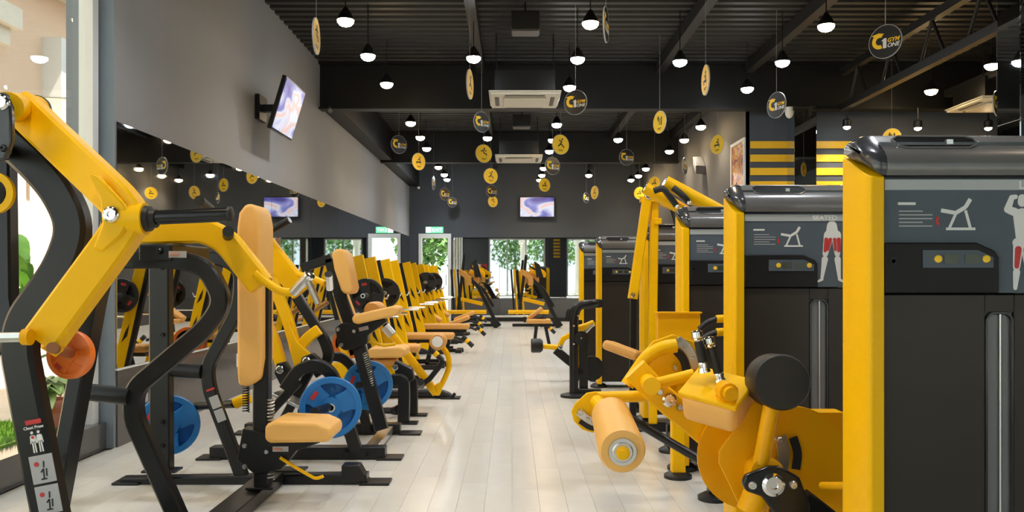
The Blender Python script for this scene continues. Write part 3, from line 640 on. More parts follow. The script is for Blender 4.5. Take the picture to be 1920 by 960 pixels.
    mk('neck', MB().bb(X0 + .117, X0 + W - .117, d + .035, d + .19, 1.54, 1.66), 'cap_dark', t)
    # cap with a tray
    prof = [(-.004, 1.552), (-.012, 1.57), (-.010, 1.605), (.006, 1.626), (.018, 1.636), (.082, 1.686), (.12, 1.694), (.17, 1.692), (.20, 1.675), (.20, 1.64), (.10, 1.60)]
    def capseg(xa, xb, sh=0, taper=0):
        mb = MB(); n = len(prof)
        vs = [L(xa, y_ + sh, z - (taper if z > 1.6 else 0)) for y_, z in prof] + [L(xb, y_, z) for y_, z in prof]
        return mb.add(vs, [tuple(range(n)), tuple(range(n, 2 * n))] + [(i, (i + 1) % n, (i + 1) % n + n, i + n) for i in range(n)])
    cp_ = mk('cap', capseg(.119, W - .119), 'cap', t, ang=60)
    for sgn in (0, 1):
        m = (lambda x: W - x) if sgn else (lambda x: x)
        mb = MB(); n = len(prof); ns = 6
        for q in range(ns + 1):
            u = q / ns; k_ = u ** 2.2
            for y_, z in prof: mb.v.append(L(m(.118 - .058 * u), y_ + (.13 - y_) * .40 * k_, z + (1.642 - z) * .45 * k_ + (.03 * k_ if z < 1.6 else 0)))
        for i in range(ns):
            for j in range(n):
                a = i * n + j; b = i * n + (j + 1) % n; mb.f.append((a, b, b + n, a + n))
        mb.f.append(tuple(range(n))); mb.f.append(tuple(range(ns * n, (ns + 1) * n)))
        mk('cap_end', mb, 'cap_dark', t, ang=50)
    # recessed tray opening on the sloping front of the cap
    def slope_pt(x, u, off): 
        a, b = V((.0, .021, 1.6383)), V((0, .079, 1.6837)); p = a.lerp(b, u); n_ = V((0, -.616, .788)); p = p + n_ * off; return L(x, p.y, p.z)
    tray = [(.175, .15), (.20, .02), (.39, .02), (.43, .4), (.425, .8), (.40, 1.0), (.19, 1.0), (.165, .7)]
    mk('tray', MB().add([slope_pt(x, u, .0015) for x, u in tray], [tuple(range(8))]), 'gloss_black', cp_)
    mk('tray_lip', MB().tube([slope_pt(x, u, .002) for x, u in tray + tray[:1]], .0035, 6), 'cap', cp_)
    mk('tray_clip', MB().box(slope_pt(.335, .4, .006), (.02, .012, .015)), 'steel', cp_)
    # rear frame
    mk('rear_post', MB().bb(X0 + .09, X0 + .15, d + .60, d + .66, .03, .2), 'black', t, bev=.004)
    mk('rear_foot', MB().lathe(L(.12, .63, 0), Z1, [(0, .085), (.02, .085), (.04, .05)], 24), 'rubber', t)
    mk('rear_rail', MB().bb(X0 + .095, X0 + .145, d + Dp + .02, d + .60, .10, .15), 'black', t)
    return t
tower(1.03, 2.53, 'largest weight stack tower at the right edge with a thigh diagram', 'L', 0)
tower(1.0, 3.95, 'second weight stack tower reading SEATED, behind the round black pad', 'SEATED', 1)
tower(1.005, 5.2, 'third weight stack tower, below the thick yellow tubes', None, 0)
tower(1.04, 6.96, 'fourth weight stack tower, right of the slanted yellow frame tube', None, 1)
tower(.885, 9.15, 'fifth weight stack tower, beside the black bent tube stand', None, 0)
tower(.797, 10.45, 'farthest weight stack tower of the right row', None, 1)

# ------------------------------------------------------------------ leg curl station before the second tower
t = root('leg_curl_station', 'yellow leg curl station with tan roller, cam plates and black round pad', 'exercise machine', (.75, 3.5, 0))
ax = Y1
def disc(c, r, th, m, nm, par, n=40, ring=None):
    return mk(nm, MB().lathe(V(c) + Y1 * th / 2, -Y1, [(0, r - .004), (0, r), (th, r), (th, r - .004)], n), m, par)
def plate(nm, pix, d, th, m, par, bev=.003):
    return mk(nm, MB().prism([P(a, b, d) for a, b in pix], (0, th, 0)), m, par, bev=bev)
def bolt(c, r, par, m='chrome', dirv=(0, -1, 0), nm='bolt'):
    return mk(nm, MB().lathe(c, dirv, [(-.004, r), (.004, r), (.008, r * .8), (.012, r * .72), (.012, r * .35), (.006, r * .3)], 20), m, par)
disc(P(1407, 855, 3.37), .218, .012, 'yellow_deep', 'cam_plate', t)
disc(P(1487, 862, 3.30), .215, .012, 'yellow_deep', 'cam_plate', t)
mk('mast', MB().rbar([P(1545, 770, 3.45), P(1545, 1075, 3.45)], .13, .10), 'yellow_deep', t)
sb = plate('side_bracket', [(1418, 748), (1440, 757), (1455, 775), (1448, 860), (1440, 930), (1400, 955), (1385, 945), (1348, 868), (1349, 845), (1385, 795)], 3.16, .012, 'yellow_deep', t)
mk('pivot_sleeve', MB().cyl(P(1392, 862, 3.5), P(1440, 890, 3.02), .062, 28), 'yellow_deep', t)
arm = mk('weight_arm', MB().cyl(P(1427, 870, 3.05), P(1448, 758, 3.05), .031, 20).cyl(P(1405, 960, 3.05), P(1420, 925, 3.05), .05, 20), 'yellow_deep', t)
cw = mk('round_pad', MB().lathe(P(1446, 713, 3.16), (P(1467, 717, 3.0) - P(1446, 713, 3.16)), [(0, .095), (.012, .103), (.15, .103), (.165, .097)], 40), 'rubber', t)
bk = plate('crank_plate', [(1393, 908), (1398, 892), (1440, 875), (1462, 875), (1500, 895), (1520, 945), (1520, 975), (1460, 975), (1430, 932), (1400, 922)], 2.95, .03, 'gloss_black', t, bev=.008)
bolt(P(1450, 909, 2.95), .042, t); bolt(P(1411, 910, 2.95), .016, t, 'steel'); bolt(P(1487, 909, 2.95), .016, t, 'steel')
mk('crank_link', MB().rbar([P(1500, 940, 2.98), P(1590, 1010, 3.0)], .10, .05), 'black', t)
mk('peg', MB().cyl(P(1540, 911, 3.0), P(1594, 911, 2.9), .014, 14), 'yellow_deep', t)
for q, (a, b, c_) in enumerate((((1462, 822), (1457, 850), .03),)):
    mk('index_plate', MB().rbar([P(1462, 818, 3.28), P(1470, 845, 3.28), P(1466, 880, 3.28)], .05, .008, Y1, .05), 'steel', t); bolt(P(1463, 826, 3.27), .016, t, 'steel')
mk('index_slot', MB().rbar([P(1487, 820, 3.285), P(1497, 850, 3.285), P(1492, 880, 3.285)], .035, .006, Y1, .05), 'rubber', t)
# front roller group
mk('roller', MB().lathe(P(1145, 778, 3.5), P(1166, 843, 3.0) - P(1145, 778, 3.5), [(0, .06), (.02, .082), (.50, .086), (.525, .078), (.53, .05)], 36), 'tan', t)
dirr = (P(1166, 843, 3.0) - P(1145, 778, 3.5)).normalized(); pe = P(1145, 778, 3.5) + dirr * .53
mk('roller_cap', MB().lathe(pe, dirr, [(0, .052), (.006, .05), (.006, .038), (.01, .034)], 28), 'steel', t)
mk('roller_knob', MB().lathe(pe, dirr, [(0, .026), (.02, .026), (.022, .017), (.035, .017)], 8), 'yellow', t)
mk('roller_axle', MB().cyl(P(1118, 752, 3.62), P(1146, 782, 3.48), .03, 18), 'yellow', t)
plate('cam_bracket', [(1071, 772), (1078, 757), (1100, 737), (1118, 734), (1135, 748), (1145, 775), (1120, 806), (1112, 812), (1092, 806), (1076, 790)], 3.62, .012, 'yellow', t)
mk('cam_index', MB().rbar([P(1085, 772, 3.612), P(1100, 785, 3.612), P(1114, 792, 3.612)], .035, .006, Y1, .04), 'steel', t)
mk('cam_slot', MB().rbar([P(1087, 790, 3.612), P(1104, 802, 3.612), P(1116, 804, 3.612)], .02, .006, Y1, .04), 'rubber', t)
bolt(P(1088, 773, 3.61), .013, t, 'steel'); bolt(P(1101, 786, 3.61), .01, t, 'steel'); bolt(P(1112, 790, 3.61), .01, t, 'steel')
mk('roller_arm', MB().cyl(P(1118, 745, 3.68), P(1235, 742, 3.68), .026, 18), 'yellow', t)
# arched housing
plate('arch_plate', [(1195, 700), (1200, 668), (1225, 640), (1262, 627), (1300, 640), (1318, 690), (1320, 735), (1305, 770), (1255, 772), (1210, 745)], 3.62, .015, 'yellow', t)
mk('arch_tube', MB().tube([P(1176, 722, 3.55), P(1213, 668, 3.55), P(1240, 652, 3.55), P(1268, 648, 3.55)], .030, 16, .06), 'yellow', t)
mk('arch_index', MB().rbar([P(1270, 637, 3.605), P(1292, 655, 3.605), P(1306, 690, 3.605)], .042, .008, Y1, .06), 'steel', t)
mk('arch_slot', MB().rbar([P(1268, 658, 3.605), P(1283, 675, 3.605), P(1289, 705, 3.605)], .035, .008, Y1, .06), 'rubber', t)
for a, b in ((1272, 637), (1284, 648), (1300, 672)): bolt(P(a, b, 3.6), .010, t, 'steel')
bolt(P(1266, 690, 3.6), .012, t, 'steel')
mk('main_beam', MB().rbar([P(1190, 692, 3.46), P(1230, 735, 3.46), P(1350, 835, 3.46)], .105, .07, Y1, .03), 'yellow', t)
bolt(P(1255, 750, 3.42), .030, t); bolt(P(1237, 735, 3.42), .014, t, 'steel'); bolt(P(1275, 764, 3.42), .014, t, 'steel')
mk('cross_bar', MB().cyl(P(1220, 722, 3.38), P(1300, 702, 3.38), .024, 16), 'yellow', t)
mk('bar_end', MB().cyl(P(1214, 715, 3.45), P(1222, 724, 3.28), .035, 18), 'yellow', t)
mk('push_rod', MB().cyl(P(1165, 775, 3.75), P(1312, 862, 3.55), .020, 12), 'black', t)
# thigh pad with handles
pad_ax = ((P(1395, 745, 3.15) - P(1310, 720, 3.3)).normalized(), None, None)
xa = (P(1392, 752, 3.1) - P(1302, 728, 3.22)).normalized(); ya = V((0, .88, .47)); ya = (ya - xa * xa.dot(ya)).normalized(); za = xa.cross(ya)
c = P(1346, 745, 3.2)
mk('thigh_pad', MB().box(c - za * .02, (.225, .20, .12), (xa, ya, za)), 'tan', t, bev=.03, seg=4)
mk('pad_plate', MB().box(c + za * .045, (.24, .19, .022), (xa, ya, za)), 'yellow', t, bev=.006)
mk('pad_axle', MB().lathe(P(1362, 733, 3.1), V((.1, -1, -.1)), [(-.03, .036), (.03, .036), (.03, .026), (.055, .026)], 18), 'yellow_deep', t)
for a, b, a2, b2 in ((1306, 622, 1320, 692), (1328, 634, 1350, 712)):
    p, q = P(a, b, 3.2), P(a2, b2, 3.2); dv = (q - p).normalized(); Ln = (q - p).length
    mk('grip', MB().cyl(p + dv * .02, q - dv * .02, .0175, 16), 'rubber', t)
    mk('grip_end', MB().lathe(p, dv, [(-.006, .012), (0, .021), (.02, .023), (.025, .019), (.03, .021), (.036, .018)], 18), 'chrome', t)
    mk('grip_base', MB().lathe(q, -dv, [(-.012, .024), (0, .022), (.01, .018), (.02, .021), (.028, .018)], 18), 'chrome', t)
mk('base_rail', MB().bb(.80, 1.0, 3.40, 3.50, .0, .07).bb(.95, 1.02, 3.3, 3.9, .0, .07), 'black', t, bev=.005)
mk('seat_support', MB().rbar([P(1420, 800, 3.45), V((P(1420, 800, 3.45).x, 3.45, .06))], .08, .08), 'yellow_deep', t)

# ------------------------------------------------------------------ station before the third tower
t = root('leg_extension_station', 'yellow station with box back plate and sloping tan pad before the third tower', 'exercise machine', (.95, 4.85, 0))
mk('back_plate', MB().box(P(1271, 622, 4.75), (.25, .05, .23)), 'yellow_deep', t, bev=.006)
mk('back_lip', MB().box(P(1271, 586, 4.74), (.262, .075, .008)), 'yellow_deep', t)
mk('back_post', MB().rbar([P(1271, 610, 5.08), V((P(1271, 650, 5.08).x, 5.08, .03))], .085, .07), 'yellow', t)
mk('post_foot', MB().lathe((P(1271, 650, 5.08).x, 5.08, 0), Z1, [(0, .085), (.02, .085), (.04, .05)], 24), 'rubber', t)
mk('back_bracket', MB().rbar([P(1271, 625, 4.77), P(1271, 622, 5.08)], .07, .07, Z1), 'yellow', t)
xa = (P(1195, 665, 4.7) - P(1142, 645, 4.75)).normalized(); ya = (Y1 - xa * xa.y).normalized(); za = xa.cross(ya)
mk('pad', MB().box(P(1168, 657, 4.75), (.21, .26, .055), (xa, ya, za)), 'tan_dark', t, bev=.022, seg=4)
mk('pad_arm', MB().rbar([P(1190, 672, 4.78), P(1262, 700, 4.78)], .05, .05), 'black', t)
for k, (dz, m_) in enumerate(((0, 4.6), (25, 4.45))):
    mk('grip', MB().tube([P(1311, 618 + dz, m_), P(1325, 605 + dz, m_), P(1345, 598 + dz, m_)], .017, 12, .03), 'rubber', t)
    mk('grip_stub', MB().tube([P(1343, 598 + dz, m_), P(1362, 597 + dz, m_), P(1364, 600 + dz, 4.9)], .022, 12, .02), 'yellow', t)
mk('arm_rail', MB().rbar([P(1262, 700, 4.78), P(1275, 700, 5.08)], .05, .05, Z1), 'black', t, bev=.005)
# ------------------------------------------------------------------ pulldown arms and frame behind the third tower
t = root('pulldown_station', 'pulldown station with two thick yellow tubes above the third tower', 'exercise machine', (1.35, 6.2, 0))
for nm, a, b, d, r in (('arm_tube', (1209, 352), (1335, 425), 5.85, .043), ('arm_tube', (1247, 341), (1390, 418), 5.75, .047)):
    o = mk(nm, MB().cyl(P(*a, d), P(*b, d), r, 24), 'yellow', t)
    dv = (P(*a, d) - P(*b, d)).normalized(); mk('end_cap', MB().lathe(P(*a, d), dv, [(0, r * .98), (.006, r * .9), (.006, r * .35)], 20), 'chrome', o)
for a, b, c_ in (((1226, 358), (1243, 352), (1268, 385)), ((1262, 352), (1280, 366), (1290, 378))):
    mk('grip', MB().tube([P(*a, 5.7), P(*b, 5.68), P(*c_, 5.7)], .022, 12, .04), 'rubber', t); bolt(P(c_[0] + 2, c_[1] + 2, 5.68), .016, t, 'chrome', (.6, -.6, -.5))
mk('cable', MB().tube([P(1262, 385, 5.9), P(1275, 430, 5.9), P(1278, 470, 5.9)], .03, 8), 'black', t)
mk('cross_link', MB().rbar([P(1275, 384, 5.9), P(1345, 410, 5.9)], .04, .04), 'black', t)
mk('support_post', MB().rbar([P(1385, 410, 5.9), V((P(1385, 410, 5.9).x, 5.9, .03))], .10, .10), 'yellow', t)
mk('base_rail', MB().bb(1.1, 1.75, 5.87, 5.95, 0, .07), 'black', t)
t = root('slanted_frame_station', 'tall yellow A-shaped tube frame left of the fourth tower', 'exercise machine', (1.0, 6.6, 0))
pt = P(1212, 374, 6.6)
mk('slanted_leg', MB().rbar([P(1213, 374, 6.6), P(1186, 560, 6.6)], .075, .06), 'yellow', t)
bolt(P(1187, 553, 6.56), .02, t)
mk('lower_leg', MB().rbar([P(1188, 556, 6.62), V((P(1186, 700, 6.62).x, 6.62, .02))], .055, .05), 'black', t)
mk('inner_leg', MB().rbar([P(1227, 376, 6.64), P(1224, 600, 6.64), V((P(1224, 600, 6.64).x, 6.64, .02))], .065, .06), 'yellow', t)
mk('top_bar', MB().box(P(1226, 374, 6.62), (.22, .09, .045)), 'yellow', t, bev=.005)
mk('lever', MB().rbar([P(1240, 380, 6.64), P(1262, 388, 6.64), P(1274, 410, 6.64)], .05, .05, Y1, .05), 'yellow', t)
bolt(P(1216, 368, 6.57), .025, t); bolt(P(1209, 356, 6.57), .02, t)
mk('hinge_block', MB().box(P(1233, 415, 6.62), (.06, .06, .05)), 'yellow', t, bev=.008)
mk('base_rail', MB().bb(.92, 1.25, 6.58, 6.68, 0, .06), 'black', t)
# ------------------------------------------------------------------ black bent tube stand before the fifth tower
t = root('bent_tube_station', 'station with black bent tube stand and pulley before the fifth tower', 'exercise machine', (.75, 8.5, 0))
d = 8.5; xs = P(1076, 600, d).x
mk('stand', MB().tube([(xs, d, .03), (xs, d, P(0, 595, d).z), P(1084, 572, d), P(1113, 569, d), P(1125, 569, d + .3)], .046, 14, .14), 'black', t)
mk('stand_foot', MB().lathe((xs, d, 0), Z1, [(0, .14), (.025, .14), (.04, .08)], 24), 'rubber', t)
mk('second_stand', MB().rbar([P(1094, 640, d + .1), V((P(1094, 640, d + .1).x, d + .1, .03))], .09, .06), 'black', t)
mk('second_foot', MB().lathe((P(1094, 640, d + .1).x, d + .1, 0), Z1, [(0, .1), (.025, .1), (.03, .05)], 20), 'rubber', t)
mk('pulley', MB().lathe(P(1090, 634, d - .02), -Y1, [(0, .06), (0, .075), (.04, .075), (.04, .06), (.045, .02)], 26), 'black', t); bolt(P(1090, 634, d - .07), .012, t)
mk('lower_pulley', MB().lathe(P(1083, 700, d + .1), -Y1, [(0, .06), (.04, .06), (.05, .02)], 20), 'black', t)
mk('plate_stack', MB().lathe(P(1109, 690, d + .2), -Y1, [(0, .13), (.05, .13), (.05, .1)], 20), 'black', t)
mk('cross_bar', MB().rbar([P(1076, 735, d), P(1125, 735, d + .1)], .07, .05), 'black', t).location.z += 0
mk('side_tube', MB().tube([P(1080, 617, d + .15), P(1098, 612, d + .15), P(1112, 606, d + .2)], .035, 12), 'yellow', t)
mk('linkage', MB().rbar([P(1096, 625, d), P(1112, 608, d)], .03, .03), 'steel', t)
mk('upright_strip', MB().rbar([P(1084, 645, d + .12), P(1084, 690, d + .12)], .035, .03), 'yellow', t)
for a, b in ((1076, 611), (1076, 645), (1084, 592)): bolt(P(a, b, d - .05), .013, t)
t = root('roller_arm_station', 'station with black roller on a short yellow bar at the aisle end', 'exercise machine', (.6, 9.9, 0))
d = 9.75
mk('roller', MB().lathe(P(1013, 648, d), -X1, [(-.03, .06), (0, .085), (.10, .085), (.11, .07)], 24), 'rubber', t)
mk('bar', MB().cyl(P(1016, 649, d), P(1052, 652, d), .032, 14), 'yellow', t)
mk('lever', MB().rbar([P(1048, 652, d), P(1056, 635, d), P(1075, 625, d + .1)], .06, .05), 'yellow', t); bolt(P(1051, 651, d - .04), .028, t)
mk('bracket', MB().rbar([P(1042, 656, d), P(1065, 675, d), P(1085, 690, d)], .10, .08), 'black', t)
mk('stand', MB().rbar([P(1085, 600, d + .1), V((P(1085, 600, d + .1).x, d + .1, 0))], .08, .08), 'black', t)
mk('upper_tube', MB().tube([P(1066, 600, d + .1), P(1068, 582, d + .1), P(1080, 575, d + .1)], .04, 10, .05), 'black', t)
# ------------------------------------------------------------------ plate loaded presses on the left
def weight_plate(c, r, m, label, grp, dirv=(0, -1, 0), marks='red', spokes=3, rot=.3, solid=False):
    """tri-grip plate: outer ring, hub and three webs; two printed marks"""
    dv = V(dirv).normalized(); c = V(c); t = root('weight_plate', label, 'weight plate', c, grp)
    mk('rim', MB().lathe(c, dv, [(-.018, r * .80), (-.018, r * .97), (-.008, r), (.008, r), (.018, r * .97), (.018, r * .80), (-.018, r * .80)], 48), m, t)
    h = Z1 - dv * dv.z; h.normalize(); b = dv.cross(h)
    mk('hub', MB().lathe(c, dv, [(-.02, r * .14), (-.02, r * .34), (.02, r * .34), (.02, r * .14), (-.02, r * .14)], 28), m, t)
    for k in range(spokes):
        a = rot + k * 2 * math.pi / spokes; u = h * math.cos(a) + b * math.sin(a); w_ = dv.cross(u)
        mk('web', MB().prism([c + u * r * .26 - w_ * r * .30, c + u * r * .26 + w_ * r * .30, c + u * r * .60 + w_ * r * .33, c + u * r * .84 + w_ * r * .48, c + u * r * .84 - w_ * r * .48, c + u * r * .60 - w_ * r * .33], dv * .024).__class__() if False else MB().prism([p - dv * .013 for p in (c + u * r * .26 - w_ * r * .30, c + u * r * .26 + w_ * r * .30, c + u * r * .60 + w_ * r * .33, c + u * r * .84 + w_ * r * .46, c + u * r * .84 - w_ * r * .46, c + u * r * .60 - w_ * r * .33)], dv * .026), m, t, bev=.004)
        if k < 2 and marks: mk('print_mark', MB().box(c + u * r * .66 + dv * .0145, (r * .30, r * .14, .003), (w_, u, dv)), marks, t)
    if solid: mk('disc', MB().lathe(c, dv, [(-.006, r * .12), (-.006, r * .84), (.009, r * .84), (.009, r * .12), (-.006, r * .12)], 40), m, t)
    mk('bore', MB().lathe(c, dv, [(-.021, r * .10), (-.021, r * .14), (.021, r * .14), (.021, r * .10), (-.021, r * .10)], 20), 'steel', t)
    return t
def label_card(c, w_, h, ax, par, m='grey_card', nm='label'):
    o = mk(nm, MB().box(c, (w_, h, .003), ax), m, par); return o
def foot_plate(nm, c, w_, l, par):
    return mk(nm, MB().box(V(c) + Z1 * .008, (l, w_, .016)), 'black', par, bev=.004)

# --- nearest machine
t = root('chest_press_machine', 'nearest black and yellow chest press with picture placards on its leg', 'exercise machine', (-1.8, 3.4, 0), 'plate loaded presses along the mirror')
d = 3.25
mk('curved_frame', MB().rbar([P(8, 255, 3.3), P(62, 302, 3.3), P(112, 357, 3.3), P(143, 425, 3.3), P(118, 502, 3.3), P(46, 600, 3.3), P(36, 655, 3.3), P(64, 800, 3.3), P(120, 1090, 3.3)], .132, .085, Y1, .13, .016), 'black', t)
mk('straight_leg', MB().rbar([P(212, 420, 3.75), P(178, 560, 3.72), P(92, 1030, 3.65)], .07, .11, Y1, .02, .008), 'black', t)
bolt(P(106, 860, 3.58), .014, t, 'black')
# pivot tower at the photo's left edge
mk('pivot_plate', MB().prism([P(a, b, 3.04) for a, b in ((-25, 175), (8, 172), (20, 200), (21, 265), (8, 300), (-25, 300))], (0, .03, 0)), 'cap_dark', t, bev=.008)
bolt(P(3, 192, 3.04), .030, t); bolt(P(7, 278, 3.04), .014, t, 'black')
mk('pivot_tie', MB().cyl(P(5, 280, 3.05), P(8, 282, 3.4), .03, 16), 'black', t)
mk('rear_mast', MB().rbar([P(2, 250, 3.4), P(6, 560, 3.38), P(22, 660, 3.3)], .10, .07), 'black', t)
# lever
lv = mk('lever_arm', MB().rbar([P(40, 200, 3.30), P(72, 232, 3.28), P(222, 375, 3.14), P(246, 408, 3.13), P(220, 450, 3.12), P(82, 638, 3.10)], .136, .095, Y1, .09, .012), 'yellow', t)
mk('lever_sleeve', MB().cyl(P(14, 200, 3.12), P(66, 204, 3.5), .056, 24), 'yellow', lv)
mk('sleeve_cap', MB().cyl(P(66, 204, 3.5), P(69, 204, 3.53), .058, 24), 'rubber', lv)
mk('elbow_gusset', MB().prism([P(a, b, 3.065) for a, b in ((158, 322), (182, 328), (236, 385), (242, 415), (228, 442), (192, 474), (172, 466), (190, 420), (186, 375))], (0, .03, 0)), 'yellow', lv, bev=.01)
bolt(P(208, 402, 3.06), .030, lv)
mk('elbow_boss', MB().cyl(P(232, 412, 3.12), P(274, 411, 3.12), .062, 26), 'yellow', lv)
mk('grip_collar', MB().lathe(P(274, 410, 3.12), X1, [(0, .050), (.018, .048), (.022, .038), (.04, .035)], 22), 'rubber', lv)
mk('grip', MB().cyl(P(286, 408, 3.12), P(430, 402, 3.12), .0275, 22), 'gloss_black', lv)
mk('grip_end', MB().lathe(P(428, 402, 3.12), X1, [(0, .030), (.012, .030), (.016, .022)], 22), 'rubber', lv)
mk('horn_pivot', MB().cyl(P(44, 632, 3.02), P(58, 632, 3.02), .030, 20), 'yellow_deep', lv)
mk('horn_rod', MB().cyl(P(-60, 634, 3.02), P(44, 632, 3.02), .019, 16), 'steel', lv)
mk('plate_horn', MB().cyl(P(98, 652, 3.04), P(140, 664, 3.5), .021, 16), 'rebar', lv)
mk('horn_mount', MB().rbar([P(86, 640, 3.08), P(112, 656, 3.12)], .05, .05), 'yellow_deep', lv)
mk('counter_ring', MB().lathe(P(-12, 362, 3.2), -Y1, [(-.01, .055), (-.01, .082), (.01, .082), (.01, .055), (-.01, .055)], 32), 'yellow', t)
mk('counter_hub', MB().cyl(P(-12, 362, 3.25), P(-12, 362, 3.19), .05, 24), 'rubber', t)
mk('base_rail', MB().bb(-2.3, -1.0, 3.64, 3.74, .0, .08), 'black', t, bev=.005); mk('base_rail', MB().bb(-1.86, -1.74, 2.6, 3.64, .0, .08), 'black', t, bev=.005)
# placards on the leg (they lie on its camera side)
def on_leg(u, v_): # along the leg from px (62,770) to (165,1100)
    a, b = P(58, 770, 3.2555), P(120, 1090, 3.2555); z = (a - b).normalized(); x = z.cross(Y1) * -1
    return a - z * v_ + x * u
zz = (P(58, 770, 3.2) - P(120, 1090, 3.2)).normalized(); xx = Y1.cross(zz)
axp = (xx, zz, -Y1)
label_card(on_leg(0, .045), .062, .018, axp, t, 'red', 'title_block')
lettering('Chest Press', .0165, on_leg(-.043, .072) , xx, zz, 'print_white', t, 0, .0003)
for k, q in enumerate((-.013, .013)):
    e = MB()
    for a, b, r in ((0, .032, .006),): e.lathe(on_leg(q, .087), -Y1, [(0, r), (.002, r)], 10)
    for a0, b0, a1, b1, w_ in ((0, .025, 0, -.005, .016), (-.004, 0, -.005, -.045, .006), (.004, 0, .005, -.045, .006), (-.009, .022, -.012, -.008, .004), (.009, .022, .012, -.008, .004)):
        e.rbar([on_leg(q + a0, .122 - b0), on_leg(q + a1, .122 - b1)], w_, .002, Y1)
    mk('muscle_figure', e, 'print_white', t)
    if k == 0: mk('muscle_mark', MB().lathe(on_leg(q, .105), -Y1, [(0, .006), (.0025, .006)], 10), 'red', t)
for k in range(2):
    cc = on_leg(0.002, .235 + k * .122)
    cd = mk('placard', MB().box(cc, (.094, .112, .003), axp), 'grey_card', t, bev=.001)
    e = MB(); g = lambda a, b: cc + xx * a + zz * b - Y1 * .002
    for a0, b0, a1, b1 in ((-.012, -.04, .012, -.04), (.0, -.04, .004, 0), (.004, 0, -.008, -.012), (.006, .005, .01, .03), (.012, -.03, .016, 0)): e.rbar([g(a0, b0), g(a1, b1)], .006, .002, Y1)
    mk('exercise_drawing', e, 'print_dark', cd); mk('drawing_mark', MB().lathe(g(-.02, .022), -Y1, [(0, .009), (.002, .009)], 12), 'red', cd)
weight_plate(P(133, 665, 3.42), .101, 'orange', 'small orange weight plate on the nearest press', None, (-.12, -1, .05), 'red', 3, .3, True)

# --- second machine: press with tall tan back pad
t = root('shoulder_press_machine', 'black and yellow press with tall tan back pad, second from the camera', 'exercise machine', (-1.4, 4.5, 0), 'plate loaded presses along the mirror')
d = 4.0
mk('curved_frame', MB().rbar([P(225, 487, d), P(330, 486, d), P(388, 500, d), P(420, 565, d), P(390, 612, d), P(252, 728, d), P(250, 780, d), P(345, 995, d)], .088, .07, Y1, .13, .01), 'black', t)
d = 4.95
mk('curved_frame', MB().rbar([P(330, 484, d), P(415, 484, d), P(452, 505, d), P(450, 575, d), P(388, 688, d), P(394, 732, d), P(458, 903, d)], .075, .06, Y1, .12, .008), 'black', t)
mk('rear_post', MB().rbar([P(302, 470, 4.92), V((P(304, 800, 4.92).x, 4.92, .07))], .12, .08), 'black', t)
mk('pivot_block', MB().box(P(330, 476, 4.2), (.16, .5, .085)), 'black', t, bev=.01)
mk('top_beam', MB().rbar([P(215, 484, 4.02), P(330, 478, 4.02)], .09, .07), 'cap_dark', t)
bolt(P(299, 471, 3.94), .013, t, 'black')
lc = label_card(P(333, 477, 3.945), .085, .032, (X1, Z1, -Y1), t, 'grey_card', 'warning_label'); mk('orange_field', MB().box(P(328, 477, 3.942), (.045, .024, .003)), 'orange', lc)
for a, b in ((303, 502), (304, 628), (304, 792), (304, 836)): bolt(P(a, b, 4.87), .012, t, 'black')
mk('crossbar', MB().cyl(P(147, 733, 3.98), P(243, 744, 3.98), .042, 20), 'black', t)
mk('crossbar', MB().cyl(P(304, 692, 4.93), P(378, 697, 4.93), .042, 20), 'black', t)
# base
mk('base_rail', MB().rbar([P(232, 905, 4.95) * 1, P(690, 897, 4.95)], .075, .09, Y1), 'black', t).location.z += 0
mk('base_rail', MB().bb(-1.50, -1.36, 3.78, 4.9, .005, .08), 'black', t, bev=.005)
foot_plate('foot', (-2.30, 4.95, 0), .13, .16, t); foot_plate('foot', (-.82, 4.95, 0), .14, .18, t); foot_plate('foot', (-1.43, 3.84, 0), .3, .12, t)
mk('foot_wedge', MB().prism([P(640, 873, 4.90), P(672, 873, 4.90), P(690, 905, 4.90), P(640, 905, 4.90)], (0, .1, 0)), 'black', t, bev=.004)
mk('post_shoe', MB().box(V((P(304, 800, 4.92).x, 4.92, .085)), (.2, .12, .012)), 'black', t)
mk('post_shoe', MB().box(V((-1.34, 4.95, .082)), (.2, .12, .012)), 'black', t)
# pad post, springs, pads
xp = P(492, 700, 4.5).x
mk('pad_post', MB().rbar([V((xp, 4.5, 1.25)), V((xp, 4.5, .09))], .085, .08), 'black', t)
mk('post_foot', MB().box((xp, 4.5, .095), (.15, .12, .014)), 'black', t, bev=.003)
mk('spring', MB().coil((xp - .09, 4.5, 1.10), (xp - .09, 4.5, .50), .018, 44, .0035), 'black', t)
mk('spring', MB().coil((xp + .055, 4.47, .58), (xp + .055, 4.47, .14), .018, 24, .004), 'steel', t)
prof_ = [(-.055, .66), (-.062, .75), (-.062, 1.50), (-.052, 1.58), (-.02, 1.625), (.02, 1.63), (.05, 1.60), (.065, 1.52), (.066, 1.2), (.066, .80), (.05, .69), (.0, .655)]
mk('back_pad', MB().prism([V((P(479, 550, 4.5).x + a, 4.375, b)) for a, b in prof_], (0, .25, 0)), 'tan', t, bev=.028, seg=4)
mk('pad_backing', MB().bb(P(449, 0, 4.4).x + .01, P(449, 0, 4.4).x + .035, 4.40, 4.60, .72, 1.5), 'black', t)
sx0, sx1 = P(502, 0, 4.4).x, P(627, 0, 4.4).x
mk('seat', MB().prism([V((a, 4.34, b)) for a, b in ((sx0, .375), (sx0, .455), (sx0 + .05, .478), (sx1 - .08, .47), (sx1 - .01, .44), (sx1, .40), (sx1 - .02, .365), (sx0 + .03, .36))], (0, .30, 0)), 'tan', t, bev=.022, seg=4)
